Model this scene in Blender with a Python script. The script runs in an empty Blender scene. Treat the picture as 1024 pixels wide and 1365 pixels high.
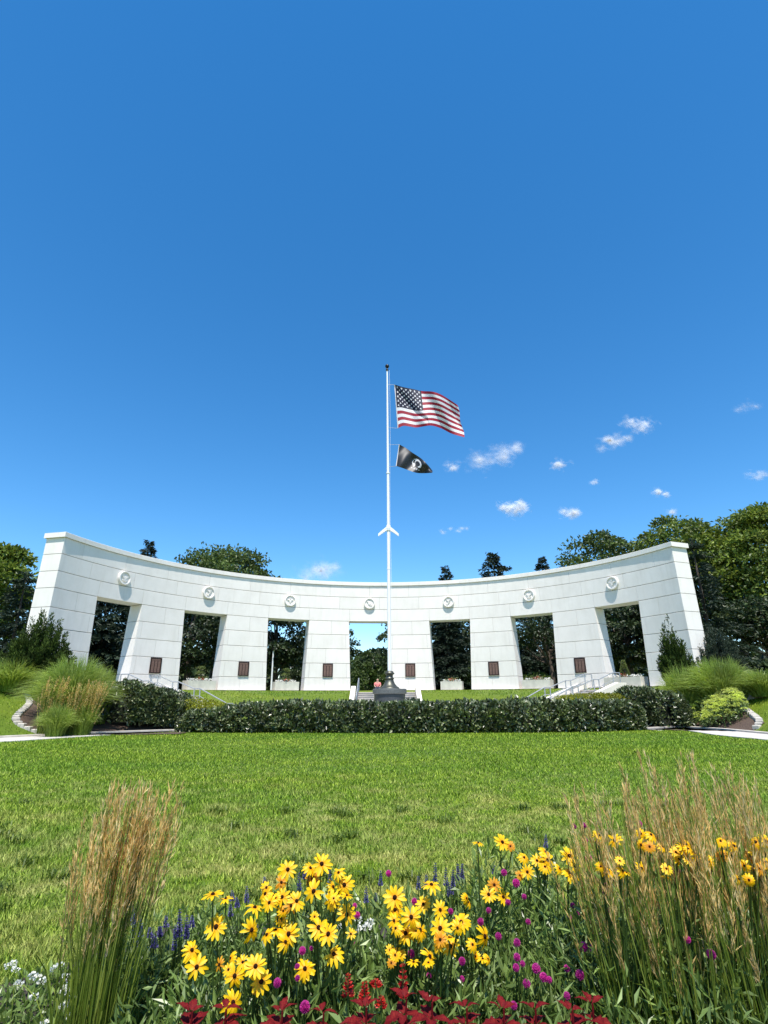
import bpy, math, random
import numpy as np
from mathutils import Matrix, Vector

random.seed(7)
RNG = np.random.default_rng(11)
sc = bpy.context.scene
col = sc.collection
PI = math.pi

# ------------------------------------------------------------------ camera, sky, sun, exposure
EYE = 1.3
F = 733.1 / 1024.0
PITCH = 0.330
ROLL = -0.005
CAM = np.array([0.0, 0.0, EYE])
cd = bpy.data.cameras.new('camera')
cam = bpy.data.objects.new('camera', cd)
col.objects.link(cam)
cd.sensor_fit = 'HORIZONTAL'
cd.sensor_width = 36.0
cd.lens = 36.0 * F
cd.clip_start = 0.05
cd.clip_end = 20000
cam.matrix_world = (Matrix.Translation((0, 0, EYE)) @ Matrix.Rotation(PI / 2 + PITCH, 4, 'X')
                    @ Matrix.Rotation(ROLL, 4, 'Z'))
sc.camera = cam

SUN_EL = math.radians(66)
SUN_AZ = math.radians(-3)          # degrees to the left of straight behind the camera
w = bpy.data.worlds.new('World')
sc.world = w
w.use_nodes = True
nt = w.node_tree
nt.nodes.clear()
sky = nt.nodes.new('ShaderNodeTexSky')
sky.sky_type = 'NISHITA'
sky.sun_disc = False
sky.sun_elevation = SUN_EL
sky.sun_rotation = PI + SUN_AZ
sky.altitude = 300
sky.air_density = 1.0
sky.dust_density = 0.0
sky.ozone_density = 3.2
hs = nt.nodes.new('ShaderNodeHueSaturation')
hs.inputs['Hue'].default_value = 0.497
hs.inputs['Saturation'].default_value = 1.31
hs.inputs['Value'].default_value = 0.93
bg = nt.nodes.new('ShaderNodeBackground')
bg.inputs['Strength'].default_value = 0.15
wo = nt.nodes.new('ShaderNodeOutputWorld')
nt.links.new(sky.outputs[0], hs.inputs['Color'])
nt.links.new(hs.outputs[0], bg.inputs['Color'])
nt.links.new(bg.outputs[0], wo.inputs['Surface'])

ld = bpy.data.lights.new('sun', 'SUN')
ld.energy = 4.6
ld.angle = math.radians(0.5)
ld.color = (1.0, 0.95, 0.88)
sun = bpy.data.objects.new('sun', ld)
col.objects.link(sun)
to_sun = Vector((-math.sin(SUN_AZ) * math.cos(SUN_EL), -math.cos(SUN_AZ) * math.cos(SUN_EL), math.sin(SUN_EL)))
sun.rotation_euler = to_sun.to_track_quat('Z', 'Y').to_euler()
sun.location = (0, -20, 60)

sc.view_settings.view_transform = 'Standard'
sc.view_settings.look = 'None'
sc.view_settings.gamma = 1.0
sc.view_settings.use_curve_mapping = False
sc.view_settings.exposure = 0.66
sc.render.engine = 'CYCLES'
sc.cycles.max_bounces = 6
sc.cycles.transparent_max_bounces = 48

# ------------------------------------------------------------------ helpers: pixels <-> world
cp, sp = math.cos(PITCH), math.sin(PITCH)


def ray(px, py):
    """world direction of the view ray through a pixel of the 1024x1365 photograph"""
    x, y = px - 512.0, py - 682.5
    c, s = math.cos(ROLL), math.sin(ROLL)
    x, y = x * c + y * s, -x * s + y * c
    x /= 733.1
    y /= 733.1
    return np.array([x, cp + y * sp, sp - y * cp])


def at(px, py, Y):
    d = ray(px, py)
    return CAM + d * (Y / d[1])


def at_z(px, py, z):
    d = ray(px, py)
    return CAM + d * ((z - EYE) / d[2])


# ------------------------------------------------------------------ helpers: meshes
class Buf:
    """collects vertices and faces; build() links them as ONE mesh object"""

    def __init__(self):
        self.v, self.f, self.m, self.t = [], [], [], []
        self.n = 0

    def add(self, V, faces, mat=0, tint=None):
        V = np.asarray(V, float).reshape(-1, 3)
        self.v.append(V)
        if isinstance(faces, np.ndarray):
            self.f.append(faces + self.n)
            self.m.append(np.full(len(faces), mat, np.int32))
        else:
            for f in faces:
                self.f.append(np.array([f]) + self.n)
                self.m.append(np.array([mat], np.int32))
        if tint is None:
            tint = np.full(len(V), 0.5)
        self.t.append(np.broadcast_to(np.asarray(tint, float), (len(V),)) if np.ndim(tint) == 0 else np.asarray(tint, float))
        self.n += len(V)

    def mesh(self, name, mats, smooth=False):
        me = bpy.data.meshes.new(name)
        V = np.concatenate(self.v)
        me.vertices.add(len(V))
        me.vertices.foreach_set('co', V.astype(np.float32).ravel())
        loops = np.concatenate([f.ravel() for f in self.f]).astype(np.int32)
        counts = np.concatenate([np.full(len(f), f.shape[1], np.int32) for f in self.f])
        starts = np.concatenate([[0], np.cumsum(counts)[:-1]]).astype(np.int32)
        me.loops.add(len(loops))
        me.loops.foreach_set('vertex_index', loops)
        me.polygons.add(len(starts))
        me.polygons.foreach_set('loop_start', starts)
        me.polygons.foreach_set('material_index', np.concatenate(self.m))
        me.polygons.foreach_set('use_smooth', np.full(len(starts), bool(smooth)))
        ca = me.color_attributes.new('tint', 'FLOAT_COLOR', 'POINT')
        T = np.concatenate(self.t)
        ca.data.foreach_set('color', np.stack([T, T, T, np.ones_like(T)], 1).astype(np.float32).ravel())
        for m in (mats if isinstance(mats, (list, tuple)) else [mats]):
            me.materials.append(m)
        me.update(calc_edges=True)
        me.validate()
        return me

    def build(self, name, mats, parent=None, smooth=False, kind=None):
        return link(name, self.mesh(name, mats, smooth), parent, kind)


def link(name, me, parent=None, kind=None):
    o = bpy.data.objects.new(name, me)
    col.objects.link(o)
    if parent is not None:
        o.parent = parent
    if kind:
        o['kind'] = kind
    return o


def tag(o, label, cat, group=None):
    o['label'] = label
    o['category'] = cat
    if group:
        o['group'] = group
    return o


def thing(name, label, cat, loc=(0, 0, 0), rz=0.0, group=None):
    o = bpy.data.objects.new(name, None)
    col.objects.link(o)
    o.empty_display_size = 0.2
    o.location = tuple(float(c) for c in loc)
    o.rotation_euler = (0, 0, rz)
    return tag(o, label, cat, group)


def put(b, name, mats, parent, smooth=False, kind=None):
    """link a Buf given in WORLD coordinates as a child of an unrotated thing"""
    L = np.array(parent.location)
    b.v = [v - L for v in b.v]
    return b.build(name, mats, parent, smooth, kind)


BOXF = [(0, 3, 2, 1), (4, 5, 6, 7), (0, 1, 5, 4), (1, 2, 6, 5), (2, 3, 7, 6), (3, 0, 4, 7)]


def box(b, c, s, mat=0, rz=0.0, tint=0.5):
    c = np.array(c, float)
    hx, hy, hz = np.array(s, float) / 2
    P = np.array([(-hx, -hy, -hz), (hx, -hy, -hz), (hx, hy, -hz), (-hx, hy, -hz),
                  (-hx, -hy, hz), (hx, -hy, hz), (hx, hy, hz), (-hx, hy, hz)])
    ca, sa = math.cos(rz), math.sin(rz)
    P = P @ np.array([[ca, sa, 0], [-sa, ca, 0], [0, 0, 1]])
    b.add(P + c, BOXF, mat, tint)


def tube(b, pts, radii, n=8, mat=0, cap=True, tint=0.5):
    pts = np.asarray(pts, float)
    k = len(pts)
    radii = np.broadcast_to(np.asarray(radii, float), (k,))
    T = np.gradient(pts, axis=0)
    T /= np.linalg.norm(T, axis=1)[:, None] + 1e-9
    ref = np.array([0, 0, 1.0]) if abs(T[0][2]) < 0.9 else np.array([1.0, 0, 0])
    V = []
    for i in range(k):
        a = np.cross(T[i], ref)
        a /= np.linalg.norm(a) + 1e-9
        c = np.cross(T[i], a)
        for j in range(n):
            th = 2 * PI * j / n
            V.append(pts[i] + radii[i] * (math.cos(th) * a + math.sin(th) * c))
    F_ = []
    for i in range(k - 1):
        for j in range(n):
            j2 = (j + 1) % n
            F_.append((i * n + j, (i + 1) * n + j, (i + 1) * n + j2, i * n + j2))
    b.add(V, np.array(F_), mat, tint)
    if cap:
        b.add(np.array(V[-n:]), [tuple(range(n))[::-1]], mat, tint)
        b.add(np.array(V[:n]), [tuple(range(n))], mat, tint)


def lathe(b, prof, c=(0, 0, 0), n=20, mat=0, tint=0.5):
    prof = np.asarray(prof, float)
    k = len(prof)
    th = np.linspace(0, 2 * PI, n, endpoint=False)
    V = np.stack([prof[:, 0][:, None] * np.cos(th), prof[:, 0][:, None] * np.sin(th),
                  np.repeat(prof[:, 1][:, None], n, 1)], -1).reshape(-1, 3) + np.array(c)
    F_ = [(i * n + j, i * n + (j + 1) % n, (i + 1) * n + (j + 1) % n, (i + 1) * n + j)
          for i in range(k - 1) for j in range(n)]
    b.add(V, np.array(F_), mat, tint)


def unit(A):
    return A / (np.linalg.norm(A, axis=-1, keepdims=True) + 1e-9)


def flakes(b, P, D, L, W, tint=None, mat=0, fold=0.25, up=None, rng=RNG):
    """leaf-sized folded diamonds at P pointing along D"""
    n = len(P)
    D = unit(np.asarray(D, float))
    R = rng.normal(size=(n, 3)) if up is None else np.asarray(up, float) + 0.5 * rng.normal(size=(n, 3))
    S = unit(np.cross(D, R))
    N = np.cross(S, D)
    L = np.broadcast_to(np.asarray(L, float), (n,))[:, None]
    W = np.broadcast_to(np.asarray(W, float), (n,))[:, None]
    mid = P + D * L * 0.48
    V = np.stack([P, mid + S * W / 2 + N * W * fold, P + D * L - N * L * 0.08, mid - S * W / 2 + N * W * fold], 1)
    i = np.arange(n)[:, None] * 4
    if tint is None:
        tint = rng.random(n)
    b.add(V.reshape(-1, 3), i + np.array([[0, 1, 2, 3]]), mat, np.repeat(np.clip(tint, 0, 1), 4))


def ribbons(b, C, side, W, tint=None, mat=0):
    """C (n,k,3) centre lines, side (n,3), W (n,k) widths -> strips of quads"""
    n, k, _ = C.shape
    S = unit(side)[:, None, :] * (np.broadcast_to(W, (n, k)) / 2)[:, :, None]
    V = np.stack([C - S, C + S], 2).reshape(n, k * 2, 3)
    base = (np.arange(n) * k * 2)[:, None, None]
    q = np.array([[2 * j, 2 * j + 1, 2 * j + 3, 2 * j + 2] for j in range(k - 1)])[None]
    if tint is None:
        tint = RNG.random(n)
    tt = np.repeat(tint, k * 2) if np.ndim(tint) == 1 else np.repeat(tint.reshape(-1), 2)
    b.add(V.reshape(-1, 3), (base + q).reshape(-1, 4), mat, tt)


# ------------------------------------------------------------------ helpers: materials
def new_mat(name):
    m = bpy.data.materials.new(name)
    m.use_nodes = True
    n = m.node_tree
    n.nodes.clear()
    out = n.nodes.new('ShaderNodeOutputMaterial')
    pb = n.nodes.new('ShaderNodeBsdfPrincipled')
    n.links.new(pb.outputs[0], out.inputs[0])
    return m, n, pb, out


def ramp(n, cols):
    r = n.nodes.new('ShaderNodeValToRGB')
    e = r.color_ramp.elements
    while len(e) < len(cols):
        e.new(0.5)
    for k, (p, c) in enumerate(cols):
        e[k].position = p
        e[k].color = (*c, 1)
    return r


def noise(n, scale, detail=4, rough=0.55, coord='Object', dims=None):
    tc = n.nodes.new('ShaderNodeTexCoord')
    t = n.nodes.new('ShaderNodeTexNoise')
    t.inputs['Scale'].default_value = scale
    t.inputs['Detail'].default_value = detail
    t.inputs['Roughness'].default_value = rough
    if dims:
        mp = n.nodes.new('ShaderNodeMapping')
        mp.inputs['Scale'].default_value = dims
        n.links.new(tc.outputs[coord], mp.inputs[0])
        n.links.new(mp.outputs[0], t.inputs['Vector'])
    else:
        n.links.new(tc.outputs[coord], t.inputs['Vector'])
    return t


def mixc(n, a, b, fac, mode='MIX'):
    m = n.nodes.new('ShaderNodeMix')
    m.data_type = 'RGBA'
    m.blend_type = mode
    for sock, val in ((m.inputs[6], a), (m.inputs[7], b), (m.inputs[0], fac)):
        if hasattr(val, 'is_linked') or hasattr(val, 'links'):
            n.links.new(val, sock)
        elif isinstance(val, (int, float)):
            sock.default_value = val
        else:
            sock.default_value = (*val, 1)
    return m.outputs[2]


def plain(name, c, rough=0.6, metal=0.0, var=0.12, scale=6.0, bump=0.0, bscale=40.0, spec=0.5):
    m, n, pb, out = new_mat(name)
    t = noise(n, scale)
    lo = tuple(x * (1 - var) for x in c)
    hi = tuple(min(1, x * (1 + var)) for x in c)
    r = ramp(n, [(0.3, lo), (0.7, hi)])
    n.links.new(t.outputs[0], r.inputs[0])
    n.links.new(r.outputs[0], pb.inputs['Base Color'])
    pb.inputs['Roughness'].default_value = rough
    pb.inputs['Metallic'].default_value = metal
    pb.inputs['Specular IOR Level'].default_value = spec
    if bump:
        t2 = noise(n, bscale, 6)
        bp = n.nodes.new('ShaderNodeBump')
        bp.inputs['Strength'].default_value = bump
        bp.inputs['Distance'].default_value = 0.02
        n.links.new(t2.outputs[0], bp.inputs['Height'])
        n.links.new(bp.outputs[0], pb.inputs['Normal'])
    return m


def leaf(name, cols, rough=0.5, trans=0.3, spec=0.4, scale=0.6, nv=0.35):
    """foliage: colour from the per-leaf tint and a slow noise, some light passing through"""
    m, n, pb, out = new_mat(name)
    a = n.nodes.new('ShaderNodeAttribute')
    a.attribute_name = 'tint'
    k = len(cols)
    r = ramp(n, [(i / max(1, k - 1), c) for i, c in enumerate(cols)])
    n.links.new(a.outputs['Fac'], r.inputs[0])
    t = noise(n, scale, 3)
    r2 = ramp(n, [(0.35, (1 - nv,) * 3), (0.65, (1 + nv * 0.6, 1 + nv * 0.6, 1 + nv * 0.2))])
    n.links.new(t.outputs[0], r2.inputs[0])
    c = mixc(n, r.outputs[0], r2.outputs[0], 1.0, 'MULTIPLY')
    n.links.new(c, pb.inputs['Base Color'])
    pb.inputs['Roughness'].default_value = rough
    pb.inputs['Specular IOR Level'].default_value = spec
    if trans > 0:
        tr = n.nodes.new('ShaderNodeBsdfTranslucent')
        hsn = n.nodes.new('ShaderNodeHueSaturation')
        hsn.inputs['Hue'].default_value = 0.485
        hsn.inputs['Value'].default_value = 1.3
        n.links.new(c, hsn.inputs['Color'])
        n.links.new(hsn.outputs[0], tr.inputs['Color'])
        mx = n.nodes.new('ShaderNodeMixShader')
        mx.inputs[0].default_value = trans
        n.links.new(pb.outputs[0], mx.inputs[1])
        n.links.new(tr.outputs[0], mx.inputs[2])
        n.links.new(mx.outputs[0], out.inputs[0])
    return m


M = {}


def stone_mat(name, base, var, streak=0.06):
    """pale precast stone: each panel a touch different, fine pitting, faint rain streaks"""
    m, n, pb, out = new_mat(name)
    oi = n.nodes.new('ShaderNodeObjectInfo')
    r = ramp(n, [(0, tuple(c * (1 - var) for c in base)), (1, tuple(min(.92, c * (1 + var)) for c in base))])
    n.links.new(oi.outputs['Random'], r.inputs[0])
    t = noise(n, 1.2, 8, 0.65)
    r2 = ramp(n, [(0.3, (0.93, 0.925, 0.91)), (0.7, (1.02, 1.02, 1.02))])
    n.links.new(t.outputs[0], r2.inputs[0])
    c = mixc(n, r.outputs[0], r2.outputs[0], 1.0, 'MULTIPLY')
    t3 = noise(n, 2.0, 5, 0.6, dims=(1.6, 1.6, 0.16))
    r3 = ramp(n, [(0.5, (1, 1, 1)), (0.78, (1 - streak * 2, 1 - streak * 2.1, 1 - streak * 2.4))])
    n.links.new(t3.outputs[0], r3.inputs[0])
    c = mixc(n, c, r3.outputs[0], 1.0, 'MULTIPLY')
    n.links.new(c, pb.inputs['Base Color'])
    pb.inputs['Roughness'].default_value = 0.75
    pb.inputs['Specular IOR Level'].default_value = 0.3
    t2 = noise(n, 30, 6)
    bp = n.nodes.new('ShaderNodeBump')
    bp.inputs['Strength'].default_value = 0.12
    bp.inputs['Distance'].default_value = 0.01
    n.links.new(t2.outputs[0], bp.inputs['Height'])
    n.links.new(bp.outputs[0], pb.inputs['Normal'])
    return m


M['stone'] = stone_mat('pale_stone', (0.79, 0.745, 0.69), 0.022, 0.035)
M['mortar'] = plain('joint_mortar', (0.22, 0.21, 0.20), 0.9)
M['concrete'] = plain('concrete', (0.50, 0.46, 0.41), 0.85, var=0.14, scale=1.5, bump=0.15)
M['kerb'] = plain('kerb_concrete', (0.47, 0.43, 0.37), 0.85, var=0.18, scale=3, bump=0.2)
M['planter'] = plain('planter_stone', (0.52, 0.50, 0.42), 0.85, var=0.15, scale=2)
M['bronze'] = plain('dark_bronze', (0.055, 0.03, 0.025), 0.45, 0.6, var=0.3, scale=9)
M['bronze_lit'] = plain('worn_bronze', (0.20, 0.115, 0.09), 0.5, 0.5, var=0.3, scale=9)  # paler bronze of the plaque header and name columns
M['base_bronze'] = plain('weathered_bronze', (0.10, 0.10, 0.08), 0.45, 0.7, var=0.35, scale=5)
M['granite'] = plain('dark_granite', (0.10, 0.105, 0.10), 0.55, var=0.35, scale=22)
M['granite_dark'] = plain('darker_granite', (0.05, 0.053, 0.055), 0.5, var=0.3, scale=22)
M['white_paint'] = plain('white_pole_paint', (0.80, 0.80, 0.80), 0.35, var=0.03)
M['black_metal'] = plain('black_finial', (0.02, 0.02, 0.02), 0.3, 0.5)
M['steel'] = plain('galvanised_rail', (0.42, 0.44, 0.46), 0.45, 0.55, var=0.15, scale=8)
M['mulch'] = plain('bark_mulch', (0.085, 0.055, 0.038), 0.95, var=0.55, scale=26, bump=0.9, bscale=45)
M['soil'] = plain('bed_soil', (0.035, 0.027, 0.02), 0.95, var=0.4, scale=20, bump=0.6)
M['bark'] = plain('tree_bark', (0.075, 0.055, 0.042), 0.9, var=0.4, scale=5, bump=0.6, bscale=12)
M['twig'] = plain('dark_twigs', (0.012, 0.017, 0.007), 0.95, var=0.4, scale=10)

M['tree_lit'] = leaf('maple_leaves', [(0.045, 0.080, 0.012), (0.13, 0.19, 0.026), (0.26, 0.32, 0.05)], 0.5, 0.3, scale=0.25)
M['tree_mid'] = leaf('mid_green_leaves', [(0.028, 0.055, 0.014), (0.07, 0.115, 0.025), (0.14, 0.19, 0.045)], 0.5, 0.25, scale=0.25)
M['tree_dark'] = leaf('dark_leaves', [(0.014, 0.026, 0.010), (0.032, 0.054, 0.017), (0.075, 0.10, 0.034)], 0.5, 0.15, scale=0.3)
M['spruce'] = leaf('spruce_needles', [(0.014, 0.026, 0.016), (0.026, 0.045, 0.026), (0.045, 0.07, 0.036)], 0.6, 0.08, scale=0.4)
M['juniper'] = leaf('juniper_needles', [(0.010, 0.022, 0.006), (0.028, 0.054, 0.010), (0.085, 0.125, 0.022)], 0.75, 0.1, spec=0.15, scale=1.0)
M['hedge'] = leaf('hedge_leaves', [(0.012, 0.024, 0.006), (0.045, 0.070, 0.016), (0.11, 0.145, 0.045), (0.27, 0.29, 0.18)], 0.40, 0.12, spec=0.9, scale=2.2, nv=0.55)  # palest stop paints the grey-white glints of glossy leaves
M['gold'] = leaf('golden_leaves', [(0.13, 0.15, 0.006), (0.22, 0.24, 0.010), (0.32, 0.33, 0.02)], 0.5, 0.3, scale=1.2)
M['misc'] = leaf('silver_grass_blades', [(0.085, 0.145, 0.014), (0.24, 0.34, 0.045), (0.50, 0.60, 0.22)], 0.45, 0.4, scale=0.8)
M['topiary'] = leaf('topiary_leaves', [(0.06, 0.09, 0.02), (0.13, 0.17, 0.04), (0.24, 0.27, 0.09)], 0.5, 0.25, scale=3)
M['plume'] = leaf('straw_plumes', [(0.52, 0.34, 0.10), (0.78, 0.56, 0.21), (0.90, 0.74, 0.42)], 0.6, 0.5, scale=3, nv=0.2)
M['reed'] = leaf('reed_stems', [(0.05, 0.085, 0.008), (0.13, 0.19, 0.02), (0.27, 0.33, 0.06)], 0.45, 0.35, scale=3, nv=0.3)
M['sedum'] = leaf('sedum_heads', [(0.36, 0.48, 0.07), (0.60, 0.68, 0.13), (0.82, 0.82, 0.36)], 0.6, 0.25, scale=1.4)
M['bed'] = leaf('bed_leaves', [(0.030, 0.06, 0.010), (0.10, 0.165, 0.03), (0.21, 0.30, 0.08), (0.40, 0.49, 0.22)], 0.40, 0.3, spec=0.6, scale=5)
M['stem'] = leaf('green_stems', [(0.03, 0.06, 0.012), (0.06, 0.11, 0.02)], 0.5, 0.1, scale=5)
M['alyssum'] = leaf('white_florets', [(0.78, 0.76, 0.68), (0.86, 0.85, 0.80)], 0.6, 0.3, scale=6, nv=0.1)
M['blue'] = leaf('blue_florets', [(0.05, 0.04, 0.17), (0.12, 0.10, 0.34), (0.26, 0.24, 0.50)], 0.6, 0.25, scale=6)
M['pink'] = leaf('magenta_bracts', [(0.30, 0.010, 0.16), (0.52, 0.03, 0.30), (0.68, 0.12, 0.44)], 0.6, 0.25, scale=9)
M['red'] = leaf('scarlet_florets', [(0.20, 0.004, 0.006), (0.48, 0.014, 0.010), (0.70, 0.06, 0.03)], 0.5, 0.3, scale=9)
M['coleus'] = leaf('coleus_leaf', [(0.075, 0.005, 0.007), (0.15, 0.008, 0.012), (0.25, 0.022, 0.018)], 0.65, 0.3, spec=0.12, scale=16, nv=0.35)
M['centre'] = plain('flower_cone', (0.022, 0.007, 0.003), 0.95, var=0.6, scale=160, spec=0.1)
M['petal'] = leaf('yellow_petal', [(0.78, 0.33, 0.0), (0.86, 0.52, 0.0), (0.88, 0.60, 0.002)], 0.5, 0.35, scale=20, nv=0.08)
M['petal_old'] = leaf('orange_petal', [(0.50, 0.17, 0.0), (0.66, 0.29, 0.004), (0.74, 0.36, 0.008)], 0.55, 0.35, scale=20, nv=0.15)  # spent flowers, and a backlit one whose shade is in the colour
M['terracotta'] = plain('red_blossom', (0.42, 0.09, 0.05), 0.8, var=0.3, scale=30)

# lawn -----------------------------------------------------------------------------------
def lawn_mat(name, blade):
    m, n, pb, out = new_mat(name)
    tc = n.nodes.new('ShaderNodeTexCoord')
    sep = n.nodes.new('ShaderNodeSeparateXYZ')
    n.links.new(tc.outputs['Object'], sep.inputs[0])
    t1 = noise(n, 1.7, 9, 0.78)
    t2 = noise(n, 0.16, 3, 0.5, dims=(1.0, 2.2, 1.0))
    if blade:
        a = n.nodes.new('ShaderNodeAttribute')
        a.attribute_name = 'tint'
        green = ramp(n, [(0, (0.030, 0.070, 0.003)), (0.5, (0.128, 0.242, 0.008)), (1, (0.41, 0.54, 0.07))])
        n.links.new(a.outputs['Fac'], green.inputs[0])
    else:
        t4 = noise(n, 14, 6, 0.7)
        green = ramp(n, [(0.3, (0.06, 0.095, 0.007)), (0.7, (0.13, 0.185, 0.012))])
        n.links.new(t4.outputs[0], green.inputs[0])
    dry = ramp(n, [(0, (0.17, 0.17, 0.03)), (0.6, (0.42, 0.38, 0.15)), (1, (0.64, 0.56, 0.30))])
    if blade:
        n.links.new(a.outputs['Fac'], dry.inputs[0])
    else:
        n.links.new(t4.outputs[0], dry.inputs[0])
    # worn, sun-dried ground in front of the bed: fades out towards the monument
    mr = n.nodes.new('ShaderNodeMapRange')
    mr.inputs[1].default_value = 13.5
    mr.inputs[2].default_value = 6.0
    mr.inputs[3].default_value = 0.0
    mr.inputs[4].default_value = 0.15
    n.links.new(sep.outputs['Y'], mr.inputs[0])
    add = n.nodes.new('ShaderNodeMath')
    add.operation = 'ADD'
    n.links.new(t1.outputs[0], add.inputs[0])
    n.links.new(mr.outputs[0], add.inputs[1])
    dm = ramp(n, [(0.57, (0, 0, 0)), (0.82, (0.8,) * 3)])
    n.links.new(add.outputs[0], dm.inputs[0])
    c = mixc(n, green.outputs[0], dry.outputs[0], dm.outputs[0])
    tone = ramp(n, [(0.35, (0.85, 0.93, 0.8)), (0.65, (1.22, 1.12, 1.0))])
    n.links.new(t2.outputs[0], tone.inputs[0])
    c = mixc(n, c, tone.outputs[0], 1.0, 'MULTIPLY')
    n.links.new(c, pb.inputs['Base Color'])
    pb.inputs['Roughness'].default_value = 0.6
    pb.inputs['Specular IOR Level'].default_value = 0.25
    if blade:
        tr = n.nodes.new('ShaderNodeBsdfTranslucent')
        n.links.new(c, tr.inputs['Color'])
        mx = n.nodes.new('ShaderNodeMixShader')
        mx.inputs[0].default_value = 0.35
        n.links.new(pb.outputs[0], mx.inputs[1])
        n.links.new(tr.outputs[0], mx.inputs[2])
        n.links.new(mx.outputs[0], out.inputs[0])
    else:
        bp = n.nodes.new('ShaderNodeBump')
        bp.inputs['Strength'].default_value = 0.5
        bp.inputs['Distance'].default_value = 0.03
        t5 = noise(n, 40, 4, 0.7)
        n.links.new(t5.outputs[0], bp.inputs['Height'])
        n.links.new(bp.outputs[0], pb.inputs['Normal'])
    return m


M['ground'] = lawn_mat('lawn_ground', False)
M['blade'] = lawn_mat('lawn_blades', True)

# ------------------------------------------------------------------ layout of the monument (fitted to the photograph)
CX, CY, RW = 0.173, 26.07, 19.033
A0, DA = -0.074, 0.341
ZL = [z + EYE for z in (9.232, 8.944, 7.991, 7.008, 6.049, 4.972, 3.876, 2.766, 1.663, 0.732)]
Z_EMBLEM = 7.497 + EYE
TER = ZL[9]
HD, TAP, BAT = 1.639, 0.038, -0.03
EL, ER = -1.273, 1.271
THICK = 1.25

# ------------------------------------------------------------------ terrain
front_px = [(0, 985), (60, 982), (120, 979), (180, 977), (226, 975.5), (240, 977), (330, 977.5), (520, 978), (700, 977.5),
            (800, 976), (868, 973), (905, 970.5), (960, 974), (1024, 980)]
front = np.array([at_z(x, y, 0.0)[:2] for x, y in front_px])
dl = front[0] - front[2]
dr = front[-1] - front[-3]
front = np.vstack([front[0] + dl / np.linalg.norm(dl) * 60, front, front[-1] + dr / np.linalg.norm(dr) * 60])
# dense resample
_seg = np.concatenate([[0], np.cumsum(np.linalg.norm(np.diff(front, axis=0), axis=1))])
_s = np.concatenate([np.linspace(0, _seg[1] - 0.01, 80), np.linspace(_seg[1], _seg[-2], 240), np.linspace(_seg[-2] + .01, _seg[-1], 80)])
FL = np.stack([np.interp(_s, _seg, front[:, 0]), np.interp(_s, _seg, front[:, 1])], 1)
FN = np.gradient(FL, axis=0)
FN = np.stack([-FN[:, 1], FN[:, 0]], 1)
FN /= np.linalg.norm(FN, axis=1)[:, None]          # points away from the lawn

PLAZA = (0.35, 32.6)
# stairs: (top centre, run direction, half width)
STAIRS = []


def terrain(X, Y, carve=True):
    X = np.asarray(X, float)
    Y = np.asarray(Y, float)
    sh = X.shape
    Q = np.stack([X.ravel(), Y.ravel()], 1)
    d = np.empty(len(Q))
    for a in range(0, len(Q), 4000):
        q = Q[a:a + 4000]
        D2 = ((q[:, None, :] - FL[None]) ** 2).sum(-1)
        k = D2.argmin(1)
        sgn = ((q - FL[k]) * FN[k]).sum(1)
        d[a:a + 4000] = np.where(sgn > 0, np.sqrt(D2[np.arange(len(q)), k]), -1)
    r = np.hypot(Q[:, 0] - CX, Q[:, 1] - CY)
    e = np.clip(RW - 0.35 - r, 0, None)
    dd = np.clip(d - 0.5, 0, None)
    t = dd / (dd + e + 0.4)
    t = np.where((e <= 0) & (d > 0.5), np.maximum(t, 1 - np.exp(-dd / 2.5)), t)
    z = TER * np.clip(t, 0, 1) ** 0.85
    rho = np.hypot(Q[:, 0] - PLAZA[0], Q[:, 1] - PLAZA[1])
    bowl = 0.3 + 0.55 * np.clip(rho - 7.3, 0, None)
    z = np.where(d > 0.5, np.minimum(z, bowl), z)
    z = np.where((e <= 0) & (d > 0.5) & (Q[:, 1] > CY - 2), TER, z)
    if carve:
        for (tx, ty), (ux, uy), hw, prof in STAIRS:
            al = (Q[:, 0] - tx) * ux + (Q[:, 1] - ty) * uy
            ac = np.abs(-(Q[:, 0] - tx) * uy + (Q[:, 1] - ty) * ux)
            zz = np.interp(al, prof[0], prof[1]) - 0.30
            z = np.where((ac < hw + 0.28) & (al > -0.2) & (al < prof[0][-1]), np.minimum(z, zz), z)
    return z.reshape(sh)


def tz(x, y):
    return float(terrain(np.array([x]), np.array([y]), False)[0])


def hit(px, py, lo=6.0, hi=60.0):
    """where the view ray meets the ground"""
    d = ray(px, py)
    Y = np.linspace(lo, hi, 900)
    P = CAM[None] + d[None] * (Y / d[1])[:, None]
    z = terrain(P[:, 0], P[:, 1], False)
    k = np.where(P[:, 2] < z)[0]
    return P[k[0]] if len(k) else P[-1]


RISE, TREAD = 0.145, 0.38


def stair_profile(flights, landing):
    """list of (along, z) pairs walking down from the top"""
    s, z = 0.0, TER
    pts = [(0.0, TER)]
    for k, n in enumerate(flights):
        for _ in range(n):
            pts.append((s, z - RISE))
            z -= RISE
            s += TREAD
            pts.append((s, z))
        if k < len(flights) - 1:
            s += landing
            pts.append((s, z))
    return np.array(pts).T


prof_c = stair_profile([9], 1.0)
prof_s = stair_profile([3, 3, 6], 0.85)
STAIRS.append(((0.05, 43.9), (0.0, -1.0), 2.25, prof_c))
STAIRS.append(((14.0, 37.6), (-0.85, -0.527), 1.3, prof_s))
STAIRS.append(((-15.2, 36.1), (0.87, -0.493), 1.3, prof_s))

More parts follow.
